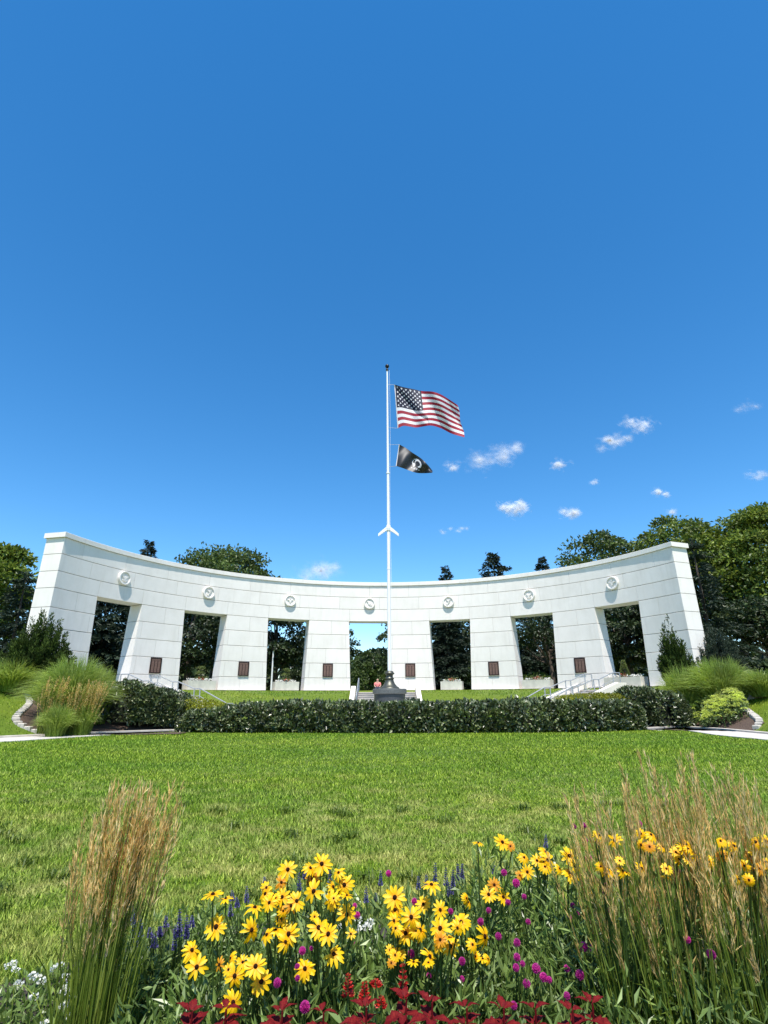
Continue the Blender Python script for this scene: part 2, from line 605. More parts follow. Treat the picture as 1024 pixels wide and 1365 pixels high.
gx = np.concatenate([np.linspace(-400, -40, 19)[:-1], np.linspace(-40, -20, 21)[:-1], np.arange(-20, 20.01, 0.27), np.linspace(20, 40, 21)[1:], np.linspace(40, 400, 19)[1:]])
gy = np.concatenate([np.linspace(-120, -10, 12)[:-1], np.linspace(-10, 14, 25)[:-1], np.arange(14, 47.01, 0.27), np.linspace(47, 80, 18)[1:], np.linspace(80, 900, 22)[1:]])
GX, GY = np.meshgrid(gx, gy)
GZ = terrain(GX, GY)
b = Buf()
ny, nx = GX.shape
ii, jj = np.meshgrid(np.arange(nx - 1), np.arange(ny - 1))
q = (jj * nx + ii).ravel()
b.add(np.stack([GX, GY, GZ], -1).reshape(-1, 3), np.stack([q, q + 1, q + nx + 1, q + nx], 1))
b.build('ground', M['ground'], smooth=True, kind='structure')


def drape(px_poly, name, mat, lift, kind='structure', step=0.3, parent=None, world=None):
    """a sheet laid over the ground inside a polygon given on the ground"""
    P = np.array([hit(x, y)[:2] for x, y in px_poly]) if world is None else np.array(world, float)
    lo, hi = P.min(0), P.max(0)
    xs = np.arange(lo[0], hi[0] + step, step)
    ys = np.arange(lo[1], hi[1] + step, step)
    X, Y = np.meshgrid(xs, ys)
    # clamp grid nodes to the polygon: keep cells whose centre lies inside
    cx_, cy_ = (X[:-1, :-1] + step / 2), (Y[:-1, :-1] + step / 2)
    ins = inside(cx_, cy_, P)
    Z = terrain(X, Y) + lift
    n_ = X.shape[1]
    j, i = np.where(ins)
    qq = j * n_ + i
    bb = Buf()
    bb.add(np.stack([X, Y, Z], -1).reshape(-1, 3), np.stack([qq, qq + 1, qq + n_ + 1, qq + n_], 1))
    return bb.build(name, mat, parent, True, kind)


def inside(X, Y, P):
    res = np.zeros(np.shape(X), bool)
    j = len(P) - 1
    for i in range(len(P)):
        xi, yi = P[i]
        xj, yj = P[j]
        c = ((yi > Y) != (yj > Y)) & (X < (xj - xi) * (Y - yi) / (yj - yi + 1e-12) + xi)
        res ^= c
        j = i
    return res


# concrete path: the strip outside the lawn, left and right of the hedge, with its kerb
def path_strip(i0, i1, w0, w1, name):
    """path along the front line between two indices of FL; w = widths on the lawn side"""
    pts = FL[i0:i1]
    nn = FN[i0:i1]
    w_ = np.linspace(w0, w1, len(pts))
    m = 5
    V = []
    for k in range(len(pts)):
        for j in range(m):
            p = pts[k] - nn[k] * w_[k] * (1 - j / (m - 1))
            V.append((p[0], p[1], 0.03))
    for k in range(len(pts)):
        p = pts[k] - nn[k] * w_[k]
        V.append((p[0], p[1], -0.1))
    F_ = [(k * m + j, (k + 1) * m + j, (k + 1) * m + j + 1, k * m + j + 1) for k in range(len(pts) - 1) for j in range(m - 1)]
    o = len(pts) * m
    F_ += [(o + k, o + k + 1, (k + 1) * m, k * m) for k in range(len(pts) - 1)]
    bb = Buf()
    bb.add(V, np.array(F_))
    bb.build(name, M['concrete'], None, False, 'structure')
    # kerb: segments along the outer edge
    bb = Buf()
    K = len(pts)
    prof = [(-0.0, 0.0), (0.0, 0.09), (0.20, 0.10), (0.21, -0.2)]
    V = [(pts[k][0] + nn[k][0] * a, pts[k][1] + nn[k][1] * a, z) for k in range(K) for a, z in prof]
    F_ = [(k * 4 + j, (k + 1) * 4 + j, (k + 1) * 4 + j + 1, k * 4 + j + 1) for k in range(K - 1) for j in range(3)]
    bb.add(V, np.array(F_))
    bb.build('kerb', M['kerb'], None, False, 'structure')


def near_idx(px, py):
    p = at_z(px, py, 0)[:2]
    return int(((FL - p) ** 2).sum(1).argmin())


iL = near_idx(232, 976)
iR = near_idx(865, 973)
path_strip(40, iL + 2, 3.3, 0.8, 'path')
path_strip(iR - 2, 360, 0.6, 3.0, 'path')

# paved ring on the terrace round the wall and the sunken plaza round the flagpole
bb = Buf()
th = np.linspace(-1.45, 1.4, 90)
rr = np.array([RW - 0.3, RW + 4.5])
V = [(CX + r * math.sin(a), CY + r * math.cos(a), TER + 0.012) for a in th for r in rr]
bb.add(V, np.array([(2 * k, 2 * k + 1, 2 * k + 3, 2 * k + 2) for k in range(len(th) - 1)]))
bb.build('terrace_pavement', M['concrete'], None, False, 'structure')
bb = Buf()
th = np.linspace(0, 2 * PI, 49)[:-1]
V = [(PLAZA[0], PLAZA[1], 0.312)] + [(PLAZA[0] + 4.6 * math.cos(a), PLAZA[1] + 4.6 * math.sin(a), 0.312) for a in th]
bb.add(V, [(0, k + 1, (k + 1) % 48 + 1) for k in range(48)])
bb.build('plaza', M['concrete'], None, False, 'structure')

# ------------------------------------------------------------------ the curved memorial wall
wall = thing('memorial_colonnade', 'long curved white stone memorial wall with seven tall openings behind the flagpole', 'monument', (CX, CY, TER), 0)


def W(a, dep, z):
    """point of the wall in the wall's own frame: a = angle, dep = metres behind the face"""
    r = RW + BAT * (z - ZL[4]) + dep
    return (r * math.sin(a), r * math.cos(a), z - TER)


def block(a_lo, a_hi, z_lo, z_hi, d0=0.0, d1=THICK, seg=3, gap_v=0.006, gap_h=0.015, chamf=0.012):
    """curved block; a_lo / a_hi are functions of z (tapered jambs); edges chamfered"""
    bb = Buf()
    gv = gap_v / RW
    z0, z1 = z_lo + gap_h, z_hi - gap_h
    ch, cv = chamf, chamf / RW
    rows = []
    # ring of profile points (z, depth, side inset) front: recessed edge -> face
    for z, dep, ins in ((z0, d0 + ch, 0), (z0 + ch, d0, 1), (z1 - ch, d0, 1), (z1, d0 + ch, 0), (z1, d1 - ch, 0), (z1 - ch, d1, 1), (z0 + ch, d1, 1), (z0, d1 - ch, 0)):
        lo, hi = a_lo(z) + gv, a_hi(z) - gv
        rows.append([W(lo + (hi - lo) * k / seg, dep, z) for k in range(seg + 1)])
    V = np.array([p for r in rows for p in r])
    n_ = seg + 1
    F_ = []
    for i in range(8):
        i2 = (i + 1) % 8
        for k in range(seg):
            F_.append((i * n_ + k, i * n_ + k + 1, i2 * n_ + k + 1, i2 * n_ + k))
    bb.add(V, np.array(F_))
    bb.add(V[[i * n_ for i in range(8)]], [tuple(range(8))])
    bb.add(V[[i * n_ + seg for i in range(8)]], [tuple(range(8))[::-1]])
    return bb


const = lambda v: (lambda z: v)


def half(z):
    return (HD - TAP * (ZL[4] - z)) / RW


# core behind the joints
bb = Buf()


def core(a_lo, a_hi, z_lo, z_hi, seg=6, ins=0.05):
    n_ = seg + 1
    V = []
    for z, dep in ((z_lo, ins), (z_hi, ins), (z_hi, THICK - ins), (z_lo, THICK - ins)):
        lo, hi = a_lo(z) + ins / RW, a_hi(z) - ins / RW
        V += [W(lo + (hi - lo) * k / seg, dep, z) for k in range(n_)]
    F_ = [(i * n_ + k, i * n_ + k + 1, ((i + 1) % 4) * n_ + k + 1, ((i + 1) % 4) * n_ + k) for i in range(4) for k in range(seg)]
    V = np.array(V)
    bb.add(V, np.array(F_))
    bb.add(V[[0, n_, 2 * n_, 3 * n_]], [(0, 1, 2, 3)])
    bb.add(V[[seg, n_ + seg, 2 * n_ + seg, 3 * n_ + seg]], [(3, 2, 1, 0)])


core(const(A0 + EL), const(A0 + ER), ZL[4] + 0.06, ZL[0] - 0.1, 60)
for k in range(8):
    lo = (lambda z, k=k: A0 + (k - 4) * DA + half(z)) if k > 0 else const(A0 + EL)
    hi = (lambda z, k=k: A0 + (k - 3) * DA - half(z)) if k < 7 else const(A0 + ER)
    core(lo, hi, ZL[9] - 0.3, ZL[4] + 0.05)
bb.build('wall_core', M['mortar'], wall)


def place(me_by_key, key, make, rz):
    if key not in me_by_key:
        me_by_key[key] = make().mesh('stone_panel', M['stone'])
    o = link('stone_panel', me_by_key[key], wall)
    o.rotation_euler = (0, 0, -rz)
    return o


cache = {}
# pier courses
for c in range(4, 9):
    z1, z0 = ZL[c], ZL[c + 1] - (0.3 if c == 8 else 0)
    for k in range(8):
        if 0 < k < 7:
            rot = A0 + (k - 3.5) * DA
            lo = lambda z: -DA / 2 + half(z)
            hi = lambda z: DA / 2 - half(z)
            edge = 0.30 / RW
            if c in (5, 7):
                pieces = [(lo, lambda z: lo(z) + edge), (lambda z: lo(z) + edge, lambda z: hi(z) - edge), (lambda z: hi(z) - edge, hi)]
            else:
                mid = 0.01 * (1 if c == 4 else -1)
                pieces = [(lo, const(mid)), (const(mid), hi)]
            for i, (p0, p1) in enumerate(pieces):
                place(cache, (c, i), lambda: block(p0, p1, z0, z1, seg=3), rot)
        else:
            if k == 0:
                lo, hi = const(A0 + EL), (lambda z: A0 - 3 * DA - half(z))
            else:
                lo, hi = (lambda z: A0 + 3 * DA + half(z)), const(A0 + ER)
            f = 0.55 if c % 2 == 0 else 0.9
            if k == 7:
                f = 1 - f
            midf = lambda z: lo(z) + (hi(z) - lo(z)) * f
            for i, (p0, p1) in enumerate([(lo, midf), (midf, hi)]):
                place(cache, (c, k, i), lambda: block(p0, p1, z0, z1, seg=3), 0)
# the three courses above the openings
for c, off, per in ((1, 0.0, 2), (2, 0.25, 2), (3, 0.5, 2)):
    z1, z0 = ZL[c], ZL[c + 1]
    step = DA / per
    cuts = [A0 + EL]
    a = A0 - 4 * DA + off * step
    while a < A0 + ER - 0.03:
        if a > A0 + EL + 0.03:
            cuts.append(a)
        a += step
    cuts.append(A0 + ER)
    for i in range(len(cuts) - 1):
        bbk = block(const(cuts[i]), const(cuts[i + 1]), z0, z1, seg=5)
        bbk.build('stone_panel', M['stone'], wall)
# coping, a lip proud of the face and of the two ends
step = DA / 2
cuts = [A0 + EL - 0.006]
a = A0 - 4 * DA + 0.3 * step
while a < A0 + ER - 0.03:
    if a > A0 + EL + 0.03:
        cuts.append(a)
    a += step
cuts.append(A0 + ER + 0.006)
for i in range(len(cuts) - 1):
    bbk = block(const(cuts[i]), const(cuts[i + 1]), ZL[1], ZL[0], -0.09, THICK + 0.09, seg=5, gap_v=0.004, gap_h=0.0)
    bbk.build('coping_stone', M['stone'], wall)

# seals over the openings: raised ring, disc and a relief
def seal_relief(kind):
    """raised emblem shapes in the plane x (right), z (up), thickness y (towards the viewer is -y)"""
    bb = Buf()

    def slab(poly, y0=-0.17, y1=-0.10):
        P = np.array(poly)
        n_ = len(P)
        V = [(x, y0, z) for x, z in P] + [(x, y1, z) for x, z in P]
        bb.add(V, [tuple(range(n_))] + [(i, n_ + i, n_ + (i + 1) % n_, (i + 1) % n_) for i in range(n_)])

    def stroke(pts, wd):
        for (x0, y0), (x1, y1) in zip(pts[:-1], pts[1:]):
            dx, dy = x1 - x0, y1 - y0
            l = math.hypot(dx, dy)
            ox, oy = -dy / l * wd / 2, dx / l * wd / 2
            slab([(x0 + ox, y0 + oy), (x1 + ox, y1 + oy), (x1 - ox, y1 - oy), (x0 - ox, y0 - oy)], -0.17 - 0.0005 * len(bb.v))

    eagle = [(-0.22, 0.10), (-0.12, 0.12), (-0.03, 0.05), (0.0, 0.13), (0.04, 0.05), (0.13, 0.12), (0.23, 0.09), (0.16, 0.0), (0.06, -0.05), (0.05, -0.16), (-0.05, -0.16), (-0.06, -0.05), (-0.15, 0.0)]
    if kind in (0, 3):
        slab(eagle)
        stroke([(-0.17, -0.12), (-0.05, -0.2), (0.06, -0.2), (0.18, -0.12)], 0.05)
    elif kind in (1, 5):      # anchor crossed with an eagle
        slab([(x * 0.8, z * 0.6 + 0.09) for x, z in eagle])
        stroke([(0.1, 0.0), (-0.1, -0.2)], 0.045)
        stroke([(-0.17, -0.1), (-0.13, -0.2), (-0.02, -0.23)], 0.045)
    elif kind in (2, 6):      # wings and shield
        stroke([(-0.23, 0.08), (-0.08, 0.02), (0.0, -0.02), (0.08, 0.02), (0.23, 0.08)], 0.07)
        slab([(-0.08, 0.0), (0.08, 0.0), (0.07, -0.12), (0, -0.19), (-0.07, -0.12)])
        slab([(-0.05, 0.14), (0.05, 0.14), (0.06, 0.2), (-0.06, 0.2)])
    else:                     # globe and anchor
        lst = [(0.11 * math.cos(t), 0.11 * math.sin(t)) for t in np.linspace(0, 2 * PI, 15)[:-1]]
        slab(lst)
        stroke([(-0.2, 0.17), (0.18, -0.15)], 0.05)
        stroke([(0.05, -0.2), (0.18, -0.15), (0.22, -0.02)], 0.045)
    return bb


relief_kinds = [3, 1, 2, 4, 5, 0, 6]
for k in range(7):
    a = A0 + (k - 3) * DA
    bb = Buf()
    n_ = 28
    # profile: radius, y (negative = towards the viewer)
    prof = [(0.45, 0.01), (0.45, -0.17), (0.43, -0.20), (0.36, -0.20), (0.345, -0.12), (0.001, -0.125)]
    V = [(r * math.cos(t), y, r * math.sin(t)) for r, y in prof for t in np.linspace(0, 2 * PI, n_, endpoint=False)]
    bb.add(V, np.array([(i * n_ + j, (i + 1) * n_ + j, (i + 1) * n_ + (j + 1) % n_, i * n_ + (j + 1) % n_) for i in range(len(prof) - 1) for j in range(n_)]))
    o = bb.build('seal', M['stone'], wall)
    o.location = W(a, 0.02, Z_EMBLEM)
    o.rotation_euler = (0, 0, -a)
    s = seal_relief(relief_kinds[k]).build('seal_relief', M['stone'], o)
    s.location = (0, -0.02, 0)
    if k == 0:
        seal_me = o.data
    else:
        o.data = seal_me

# bronze name plaques on the six inner piers
pl_me = fr_me = co_me = hd_me = None
for k in range(1, 7):
    a = A0 + (k - 3.5) * DA
    if pl_me is None:
        q_ = Buf(); box(q_, (0, 0, 0), (0.80, 0.06, 1.0)); pl_me = q_.mesh('name_plaque', M['bronze'])
        q_ = Buf(); box(q_, (0, 0, 0), (0.17, 0.02, 0.74)); co_me = q_.mesh('name_column', M['bronze_lit'])
        q_ = Buf(); box(q_, (0, 0, 0), (0.62, 0.02, 0.09)); hd_me = q_.mesh('plaque_header', M['bronze_lit'])
        q_ = Buf()
        for (x, z, sx, sz) in ((0, 0.475, 0.80, 0.05), (0, -0.475, 0.80, 0.05), (-0.375, 0, 0.05, 0.9), (0.375, 0, 0.05, 0.9)):
            box(q_, (x, 0, z), (sx, 0.03, sz))
        fr_me = q_.mesh('plaque_frame', M['bronze'])
    o = link('name_plaque', pl_me, wall)
    zc = (ZL[7] + ZL[8]) / 2 + 0.03
    o.location = W(a, -0.01, zc)
    o.rotation_euler = (0, 0, -a)
    f_ = link('plaque_frame', fr_me, o); f_.location = (0, -0.045, 0)
    h_ = link('plaque_header', hd_me, o); h_.location = (0, -0.036, 0.37)
    for x in (-0.225, 0, 0.225):
        c_ = link('name_column', co_me, o)
        c_.location = (x, -0.036, -0.06)

# ------------------------------------------------------------------ stairs and handrails
def sweep_frame(st):
    (tx, ty), (ux, uy), hw, prof = st
    return lambda al, ac, z: (tx + ux * al - uy * ac, ty + uy * al + ux * ac, z)


def make_stairs(st, label, cheek_h):
    P = sweep_frame(st)
    hw, prof = st[2], st[3]
    (tx, ty) = st[0]
    t = thing('stone_stairs', label, 'stairs', (tx, ty, TER), 0, 'stairs up to the memorial wall')
    S, Z = prof
    # every step a block of its own
    k = 0
    zs = sorted(set(np.round(Z, 4)), reverse=True)[1:]
    for z in zs:
        i = np.where(np.abs(Z - z) < 1e-3)[0]
        s0, s1 = S[i[0]], S[i[-1]]
        bb = Buf()
        for za_, zb_, nose in ((z - 0.35, z - 0.05, -0.045), (z - 0.05, z, 0.0)):
            V = [P(a, c, zz) for zz in (za_, zb_) for a, c in ((s0 - 0.001, -hw), (s1 - 0.004 + nose, -hw), (s1 - 0.004 + nose, hw), (s0 - 0.001, hw))]
            bb.add(V, BOXF)
        put(bb, 'step', M['concrete'], t)
    # sloped cheek walls
    for sd in (-1, 1):
        bb = Buf()
        c0, c1 = sorted((sd * hw + sd * 0.01, sd * (hw + 0.34)))
        line = [(0.0, TER + cheek_h)]
        e = S[-1] + 0.15
        line = [(-0.5, TER + cheek_h), (0.25, TER + cheek_h), (e, Z[-1] + cheek_h), (e, Z[-1] - 0.5)]
        V = []
        for a, z in line[:3]:
            for c in (c0, c1):
                V += [P(a, c, z), P(a, c, Z[-1] - 0.5)]
        V = np.array(V)
        for i in range(2):
            o_ = i * 4
            bb.add(V[o_:o_ + 8], [(0, 2, 6, 4), (1, 5, 7, 3), (0, 4, 5, 1), (2, 3, 7, 6)])
        bb.add(V[:4], [(0, 1, 3, 2)])
        bb.add(V[8:12], [(0, 2, 3, 1)])
        put(bb, 'cheek_wall', M['stone'], t)
    return t


def make_rail(st, ac, label, name='handrail', h=0.87):
    P = sweep_frame(st)
    S, Z = st[3]
    # walk: slope over flights, level over landings
    pts = [(-0.7, TER), (0.0, TER)]
    for i in range(1, len(S) - 1):
        flat = S[i + 1] - S[i] > TREAD * 1.2
        if flat:
            pts.append((S[i] + TREAD * 0.8, Z[i]))
            pts.append((S[i + 1] - 0.05, Z[i]))
    pts.append((S[-1], Z[-1]))
    pts.append((S[-1] + 0.45, Z[-1]))
    x0, y0, z0 = P(0, ac, TER)
    t = thing(name, label, 'handrail', (x0, y0, z0), 0, 'handrails on the memorial stairs')
    for hh, nm in ((h, 'top_rail'), (h * 0.5, 'lower_rail')):
        bb = Buf()
        tube(bb, [P(s, ac, z + hh) for s, z in pts], 0.034 if nm == 'top_rail' else 0.02, 8)
        put(bb, nm, M['steel'], t, True)
    for s, z in pts:
        bb = Buf()
        tube(bb, [P(s, ac, z - 0.3), P(s, ac, z + h - 0.02)], 0.036, 8)
        put(bb, 'post', M['steel'], t, True)
    return t


make_stairs(STAIRS[0], 'straight flight of concrete steps behind the flagpole base, leading to the middle opening', 0.30)
make_stairs(STAIRS[1], 'angled concrete stairs with landings and white cheek walls, right of the flagpole', 0.26)
make_stairs(STAIRS[2], 'angled concrete stairs with landings and white cheek walls, left of the flagpole', 0.26)
make_rail(STAIRS[0], 2.05 * -1, 'grey handrail seen end-on beside the middle opening, left of the flagpole base')
make_rail(STAIRS[1], -1.1, 'grey stepped handrail nearest the flagpole on the right-hand stairs')
make_rail(STAIRS[1], 1.1, 'grey stepped handrail on the outer side of the right-hand stairs, by the rightmost planter')
make_rail(STAIRS[2], 1.1, 'grey stepped handrail nearest the flagpole on the left-hand stairs')
make_rail(STAIRS[2], -1.1, 'grey stepped handrail on the outer side of the left-hand stairs, over the left hedge')

# ------------------------------------------------------------------ planters in the openings
def topiary(b_, c, h, kind, rng):
    if kind == 'spiral':
        for i, (z, r) in enumerate(((0.25, 0.30), (0.55, 0.26), (0.85, 0.2))):
            q = rng.normal(size=(160, 3)) * np.array([r, r, 0.09]) * 0.55 + np.array([0.06 * (-1) ** i, 0, z * h / 1.0])
            flakes(b_, q + c, rng.normal(size=(160, 3)) + [0, 0, 0.5], 0.12, 0.05, rng=rng)
    elif kind == 'cone':
        z = rng.random(520) ** 1.4
        a = rng.random(520) * 2 * PI
        r = 0.30 * (1 - z) + 0.03
        q = np.stack([r * np.cos(a), r * np.sin(a), z * h], 1)
        flakes(b_, q + c, np.stack([np.cos(a), np.sin(a), np.full_like(a, 0.8)], 1), 0.12, 0.05, rng=rng)
    else:
        q = rng.normal(size=(260, 3)) * np.array([0.30, 0.16, 0.10]) + np.array([0, 0, 0.16])
        flakes(b_, q + c, rng.normal(size=(260, 3)) + [0, 0, 0.8], 0.14, 0.06, rng=rng)


def planter(px, wpx, kind, label, plabel, hgt=0.62):
    p = at(px, 919, 40)
    # on the terrace, in the wall's own ring: walk along the view ray to radius RW + 0.5
    d = ray(px, 919)
    for Y in np.linspace(20, 60, 800):
        X = d[0] * Y / d[1]
        if math.hypot(X - CX, Y - CY) > RW + 0.4 and Y > CY:
            break
    a = math.atan2(X - CX, Y - CY)
    fw = Y * cp
    L = wpx * fw / 733.1 / max(0.5, math.cos(a) * 0.6 + 0.4)
    t = thing('stone_planter', label, 'planter', (X, Y, TER + 0.012), -a, 'stone planters standing in the openings')
    q = Buf()
    wd, th_ = 0.95, 0.10
    for (x, y, sx, sy) in ((0, -wd / 2 + th_ / 2, L, th_), (0, wd / 2 - th_ / 2, L, th_), (-L / 2 + th_ / 2, 0, th_, wd - 2 * th_ - .004), (L / 2 - th_ / 2, 0, th_, wd - 2 * th_ - .004)):
        box(q, (x, y, hgt / 2), (sx, sy, hgt))
    q.build('planter_wall', M['planter'], t)
    q = Buf(); box(q, (0, 0, hgt * 0.42), (L - 2 * th_ - .01, wd - 2 * th_ - .01, hgt * 0.84)); q.build('planting_soil', M['soil'], t)
    rng = np.random.default_rng(int(px))
    p = thing('planter_shrub', plabel, 'shrub', (X, Y, TER + hgt * 0.84), -a, 'shrubs growing in the stone planters')
    q = Buf(); topiary(q, np.zeros(3), 1.15, kind, rng); q.build('foliage', M['topiary'], p, kind='stuff')
    q = Buf(); tube(q, [(0, 0, -0.05), (0.01, 0, 0.5)], [0.03, 0.015], 6); q.build('stem', M['bark'], p)
    q = Buf()
    n_ = 150
    P_ = np.stack([(rng.random(n_) - .5) * (L - 0.3), (rng.random(n_) - .5) * (wd - 0.3), 0.10 + 0.13 * rng.random(n_)], 1)
    flakes(q, P_, rng.normal(size=(n_, 3)) + [0, 0, 1], 0.09, 0.09, rng=rng)
    q.build('white_blossom', M['alyssum'], p, kind='stuff')
    q = Buf()
    P_ = np.stack([rng.normal(size=40) * .12, rng.normal(size=40) * .1 - .15, 0.16 + 0.16 * rng.random(40)], 1)
    flakes(q, P_, rng.normal(size=(40, 3)) + [0, 0, 1], 0.09, 0.08, rng=rng)
    q.build('red_blossom', M['terracotta'], p, kind='stuff')


planter(265, 33, 'spiral', 'pale stone planter in the second opening from the left', 'tiered topiary in the planter of the second opening from the left')
planter(380.5, 31, 'spiral', 'pale stone planter in the opening just left of the middle one', 'small tiered topiary in the planter just left of the middle opening')
planter(603, 28, 'low', 'pale stone planter in the opening just right of the flagpole', 'low shrub in the planter just right of the flagpole')
planter(718, 34, 'low', 'pale stone planter in the opening above the right-hand stairs', 'low spreading shrub with reddish bloom in the planter above the right-hand stairs')
planter(836, 40, 'cone', 'pale stone planter in the rightmost opening', 'small cone-shaped evergreen in the planter of the rightmost opening')

# ------------------------------------------------------------------ flagpole
PY = 32.0
base = at(519.5, 918.3, PY)
PX = float(base[0])
PZT = float(base[2])              # top of the granite plinth
pole = thing('flagpole', 'tall white flagpole on a bronze bell base and dark stone plinth', 'flagpole', (PX, PY, 0.312))
q = Buf()
pl = at(519.5, 925.5, PY)[2]
lathe(q, [(0.0, 0.0), (0.86, 0.0), (0.86, pl - 0.312), (0.0, pl - 0.312)], n=40)
q.build('plinth', M['granite_dark'], pole)
q = Buf()
h0, h1 = pl - 0.312 + 0.003, PZT - 0.312
lathe(q, [(0.0, h0), (0.90, h0), (0.94, h0 + 0.03), (0.94, h1 - 0.03), (0.91, h1), (0.0, h1)], n=40)
q.build('plinth_cap', M['granite'], pole)
q = Buf()
bh = 0.86
lathe(q, [(0.55, h1 + 0.002), (0.55, h1 + .05), (0.49, h1 + .09), (0.40, h1 + .15), (0.30, h1 + .27), (0.235, h1 + .42), (0.215, h1 + .50), (0.25, h1 + .53), (0.255, h1 + .57), (0.20, h1 + .60), (0.185, h1 + .70), (0.21, h1 + .76), (0.27, h1 + .79), (0.275, h1 + .84), (0.23, h1 + .87), (0.21, h1 + .93), (0.12, h1 + .96), (0.0, h1 + .96)], n=32)
q.build('bell_base', M['base_bronze'], pole, True)
q = Buf()
zt = float(at(521, 494, PY)[2]) - 0.312
zs_ = np.linspace(h1 + 0.9, zt, 14)
tube(q, [(0, 0, z) for z in zs_], np.interp(zs_, [h1, zt * .45, zt], [0.105, 0.095, 0.05]), 16)
q.build('pole_shaft', M['white_paint'], pole, True)
for zz in (0.38, 0.66):
    q = Buf(); lathe(q, [(0.0, -.03), (0.108, -.03), (0.108, .03), (0.0, .03)], (0, 0, zt * zz), 16); q.build('pole_joint', M['white_paint'], pole)
q = Buf(); lathe(q, [(0.0, 0), (0.085, 0.01), (0.085, 0.12), (0.05, 0.15), (0.045, 0.22), (0.0, 0.24)], (0, 0, zt - 0.02), 14); q.build('truck', M['black_metal'], pole, True)
q = Buf()
lathe(q, [(0.14 * math.sin(t), -0.14 * math.cos(t)) for t in np.linspace(0, PI, 12)], (0, 0, zt + 0.34), 16)
q.build('ball_finial', M['black_metal'], pole, True)
za = float(at(519.5, 704, PY)[2]) - 0.312
q = Buf(); lathe(q, [(0.0, -.16), (0.13, -.16), (0.15, 0), (0.13, .16), (0.0, .16)], (0, 0, za), 16); q.build('arm_collar', M['white_paint'], pole)
for s_ in (-1, 1):
    q = Buf()
    V = []
    for x, zt_, zb_, w_ in ((0.08, .10, -.14, .08), (0.33, -.10, -.30, .07), (0.62, -.36, -.52, .05)):
        V += [(s_ * x, -w_, za + zt_), (s_ * x, w_, za + zt_), (s_ * x, w_, za + zb_), (s_ * x, -w_, za + zb_)]
    fs = [(0, 1, 2, 3), (8, 11, 10, 9)]
    for i in (0, 4):
        fs += [(i + j, i + 4 + j, i + 4 + (j + 1) % 4, i + (j + 1) % 4) for j in range(4)]
    q.add(V, fs)
    q.build('side_arm', M['white_paint'], pole)
# halyard
q = Buf()
zz = np.linspace(h1 + 1.5, zt, 20)
tube(q, [(0.14 + 0.03 * math.sin(i * .5), -0.06, z) for i, z in enumerate(zz)], 0.007, 5)
q.build('halyard', M['white_paint'], pole)

# flags ---------------------------------------------------------------------------------
def fabric(name, c, rough=0.7, trans=0.3):
    m, n, pb, out = new_mat(name)
    t = noise(n, 3, 3)
    r = ramp(n, [(0.3, tuple(x * .92 for x in c)), (0.7, c)])
    n.links.new(t.outputs[0], r.inputs[0])
    n.links.new(r.outputs[0], pb.inputs['Base Color'])
    pb.inputs['Roughness'].default_value = rough
    tr = n.nodes.new('ShaderNodeBsdfTranslucent')
    n.links.new(r.outputs[0], tr.inputs['Color'])
    mx = n.nodes.new('ShaderNodeMixShader')
    mx.inputs[0].default_value = trans
    n.links.new(pb.outputs[0], mx.inputs[1])
    n.links.new(tr.outputs[0], mx.inputs[2])
    n.links.new(mx.outputs[0], out.inputs[0])
    return m


FR, FW, FB = fabric('flag_red', (0.33, 0.008, 0.03)), fabric('flag_white', (0.80, 0.77, 0.78)), fabric('flag_navy', (0.008, 0.010, 0.035))
FK = fabric('flag_black', (0.012, 0.014, 0.018), 0.5, 0.05)


def curve_fn(pts):
    P = np.array(pts, float)
    s = np.concatenate([[0], np.cumsum(np.linalg.norm(np.diff(P, axis=0), axis=1))])
    s /= s[-1]

    def fn(u):
        # Catmull-Rom style smoothing through cubic Hermite
        m = np.gradient(P, s, axis=0)
        u = np.clip(u, 0, 1)
        k = np.clip(np.searchsorted(s, u, side='right') - 1, 0, len(s) - 2)
        h = s[k + 1] - s[k]
        t = ((u - s[k]) / h)[:, None]
        h = h[:, None]
        return ((2 * t**3 - 3 * t**2 + 1) * P[k] + (t**3 - 2 * t**2 + t) * h * m[k] + (-2 * t**3 + 3 * t**2) * P[k + 1] + (t**3 - t**2) * h * m[k + 1])
    return fn


def flag_surface(top, bot, Yf, depth, U, V, lag=None):
    ft, fb = curve_fn(top), curve_fn(bot)
    u, v = np.meshgrid(np.linspace(0, 1, U + 1), np.linspace(0, 1, V + 1))
    uu, vv = u.ravel(), v.ravel()
    pt = ft(uu) * (1 - vv)[:, None] + fb(uu) * vv[:, None]
    if lag is not None:
        pt = pt + lag(uu, vv)
    dep = depth(uu, vv)
    W_ = np.array([at(x, y, Yf + d) for (x, y), d in zip(pt, dep)])
    return uu, vv, W_


z5 = lambda L_: [(480 + x / 5.689, 470 + y / 5.689) for x, y in L_]
top = z5([(265, 243), (330, 262), (400, 276), (465, 290), (560, 298), (610, 316), (665, 348), (740, 398)])
bot = z5([(290, 572), (325, 556), (375, 560), (425, 568), (480, 560), (530, 553), (610, 572), (690, 612), (792, 642)])
U_, V_ = 132, 78
depth = lambda u, v: (0.50 * np.sin(2 * PI * (1.25 * u + 0.22 * v)) * (0.25 + u) + 0.16 * np.sin(2 * PI * (2.6 * u - 0.7 * v + .2)) * np.minimum(1, 3 * u)
                      + 0.13 * np.exp(-((u * 1.3 - v * 0.75 + .05) / 0.07)**2) * (u < .45))
lag = lambda u, v: np.stack([(-26 / 5.689) * np.exp(-((u - 1) / 0.05)**2) * np.exp(-((v - 0.28) / 0.12)**2) * 0 + 5 / 5.7 * np.sin(3 * PI * v) * u**3,
                             2.2 * np.sin(2 * PI * (u * 1.1 - .1)) * np.sin(PI * v) * .5], 1)
uu, vv, SV = flag_surface(top, bot, PY - 0.12, depth, U_, V_, lag)
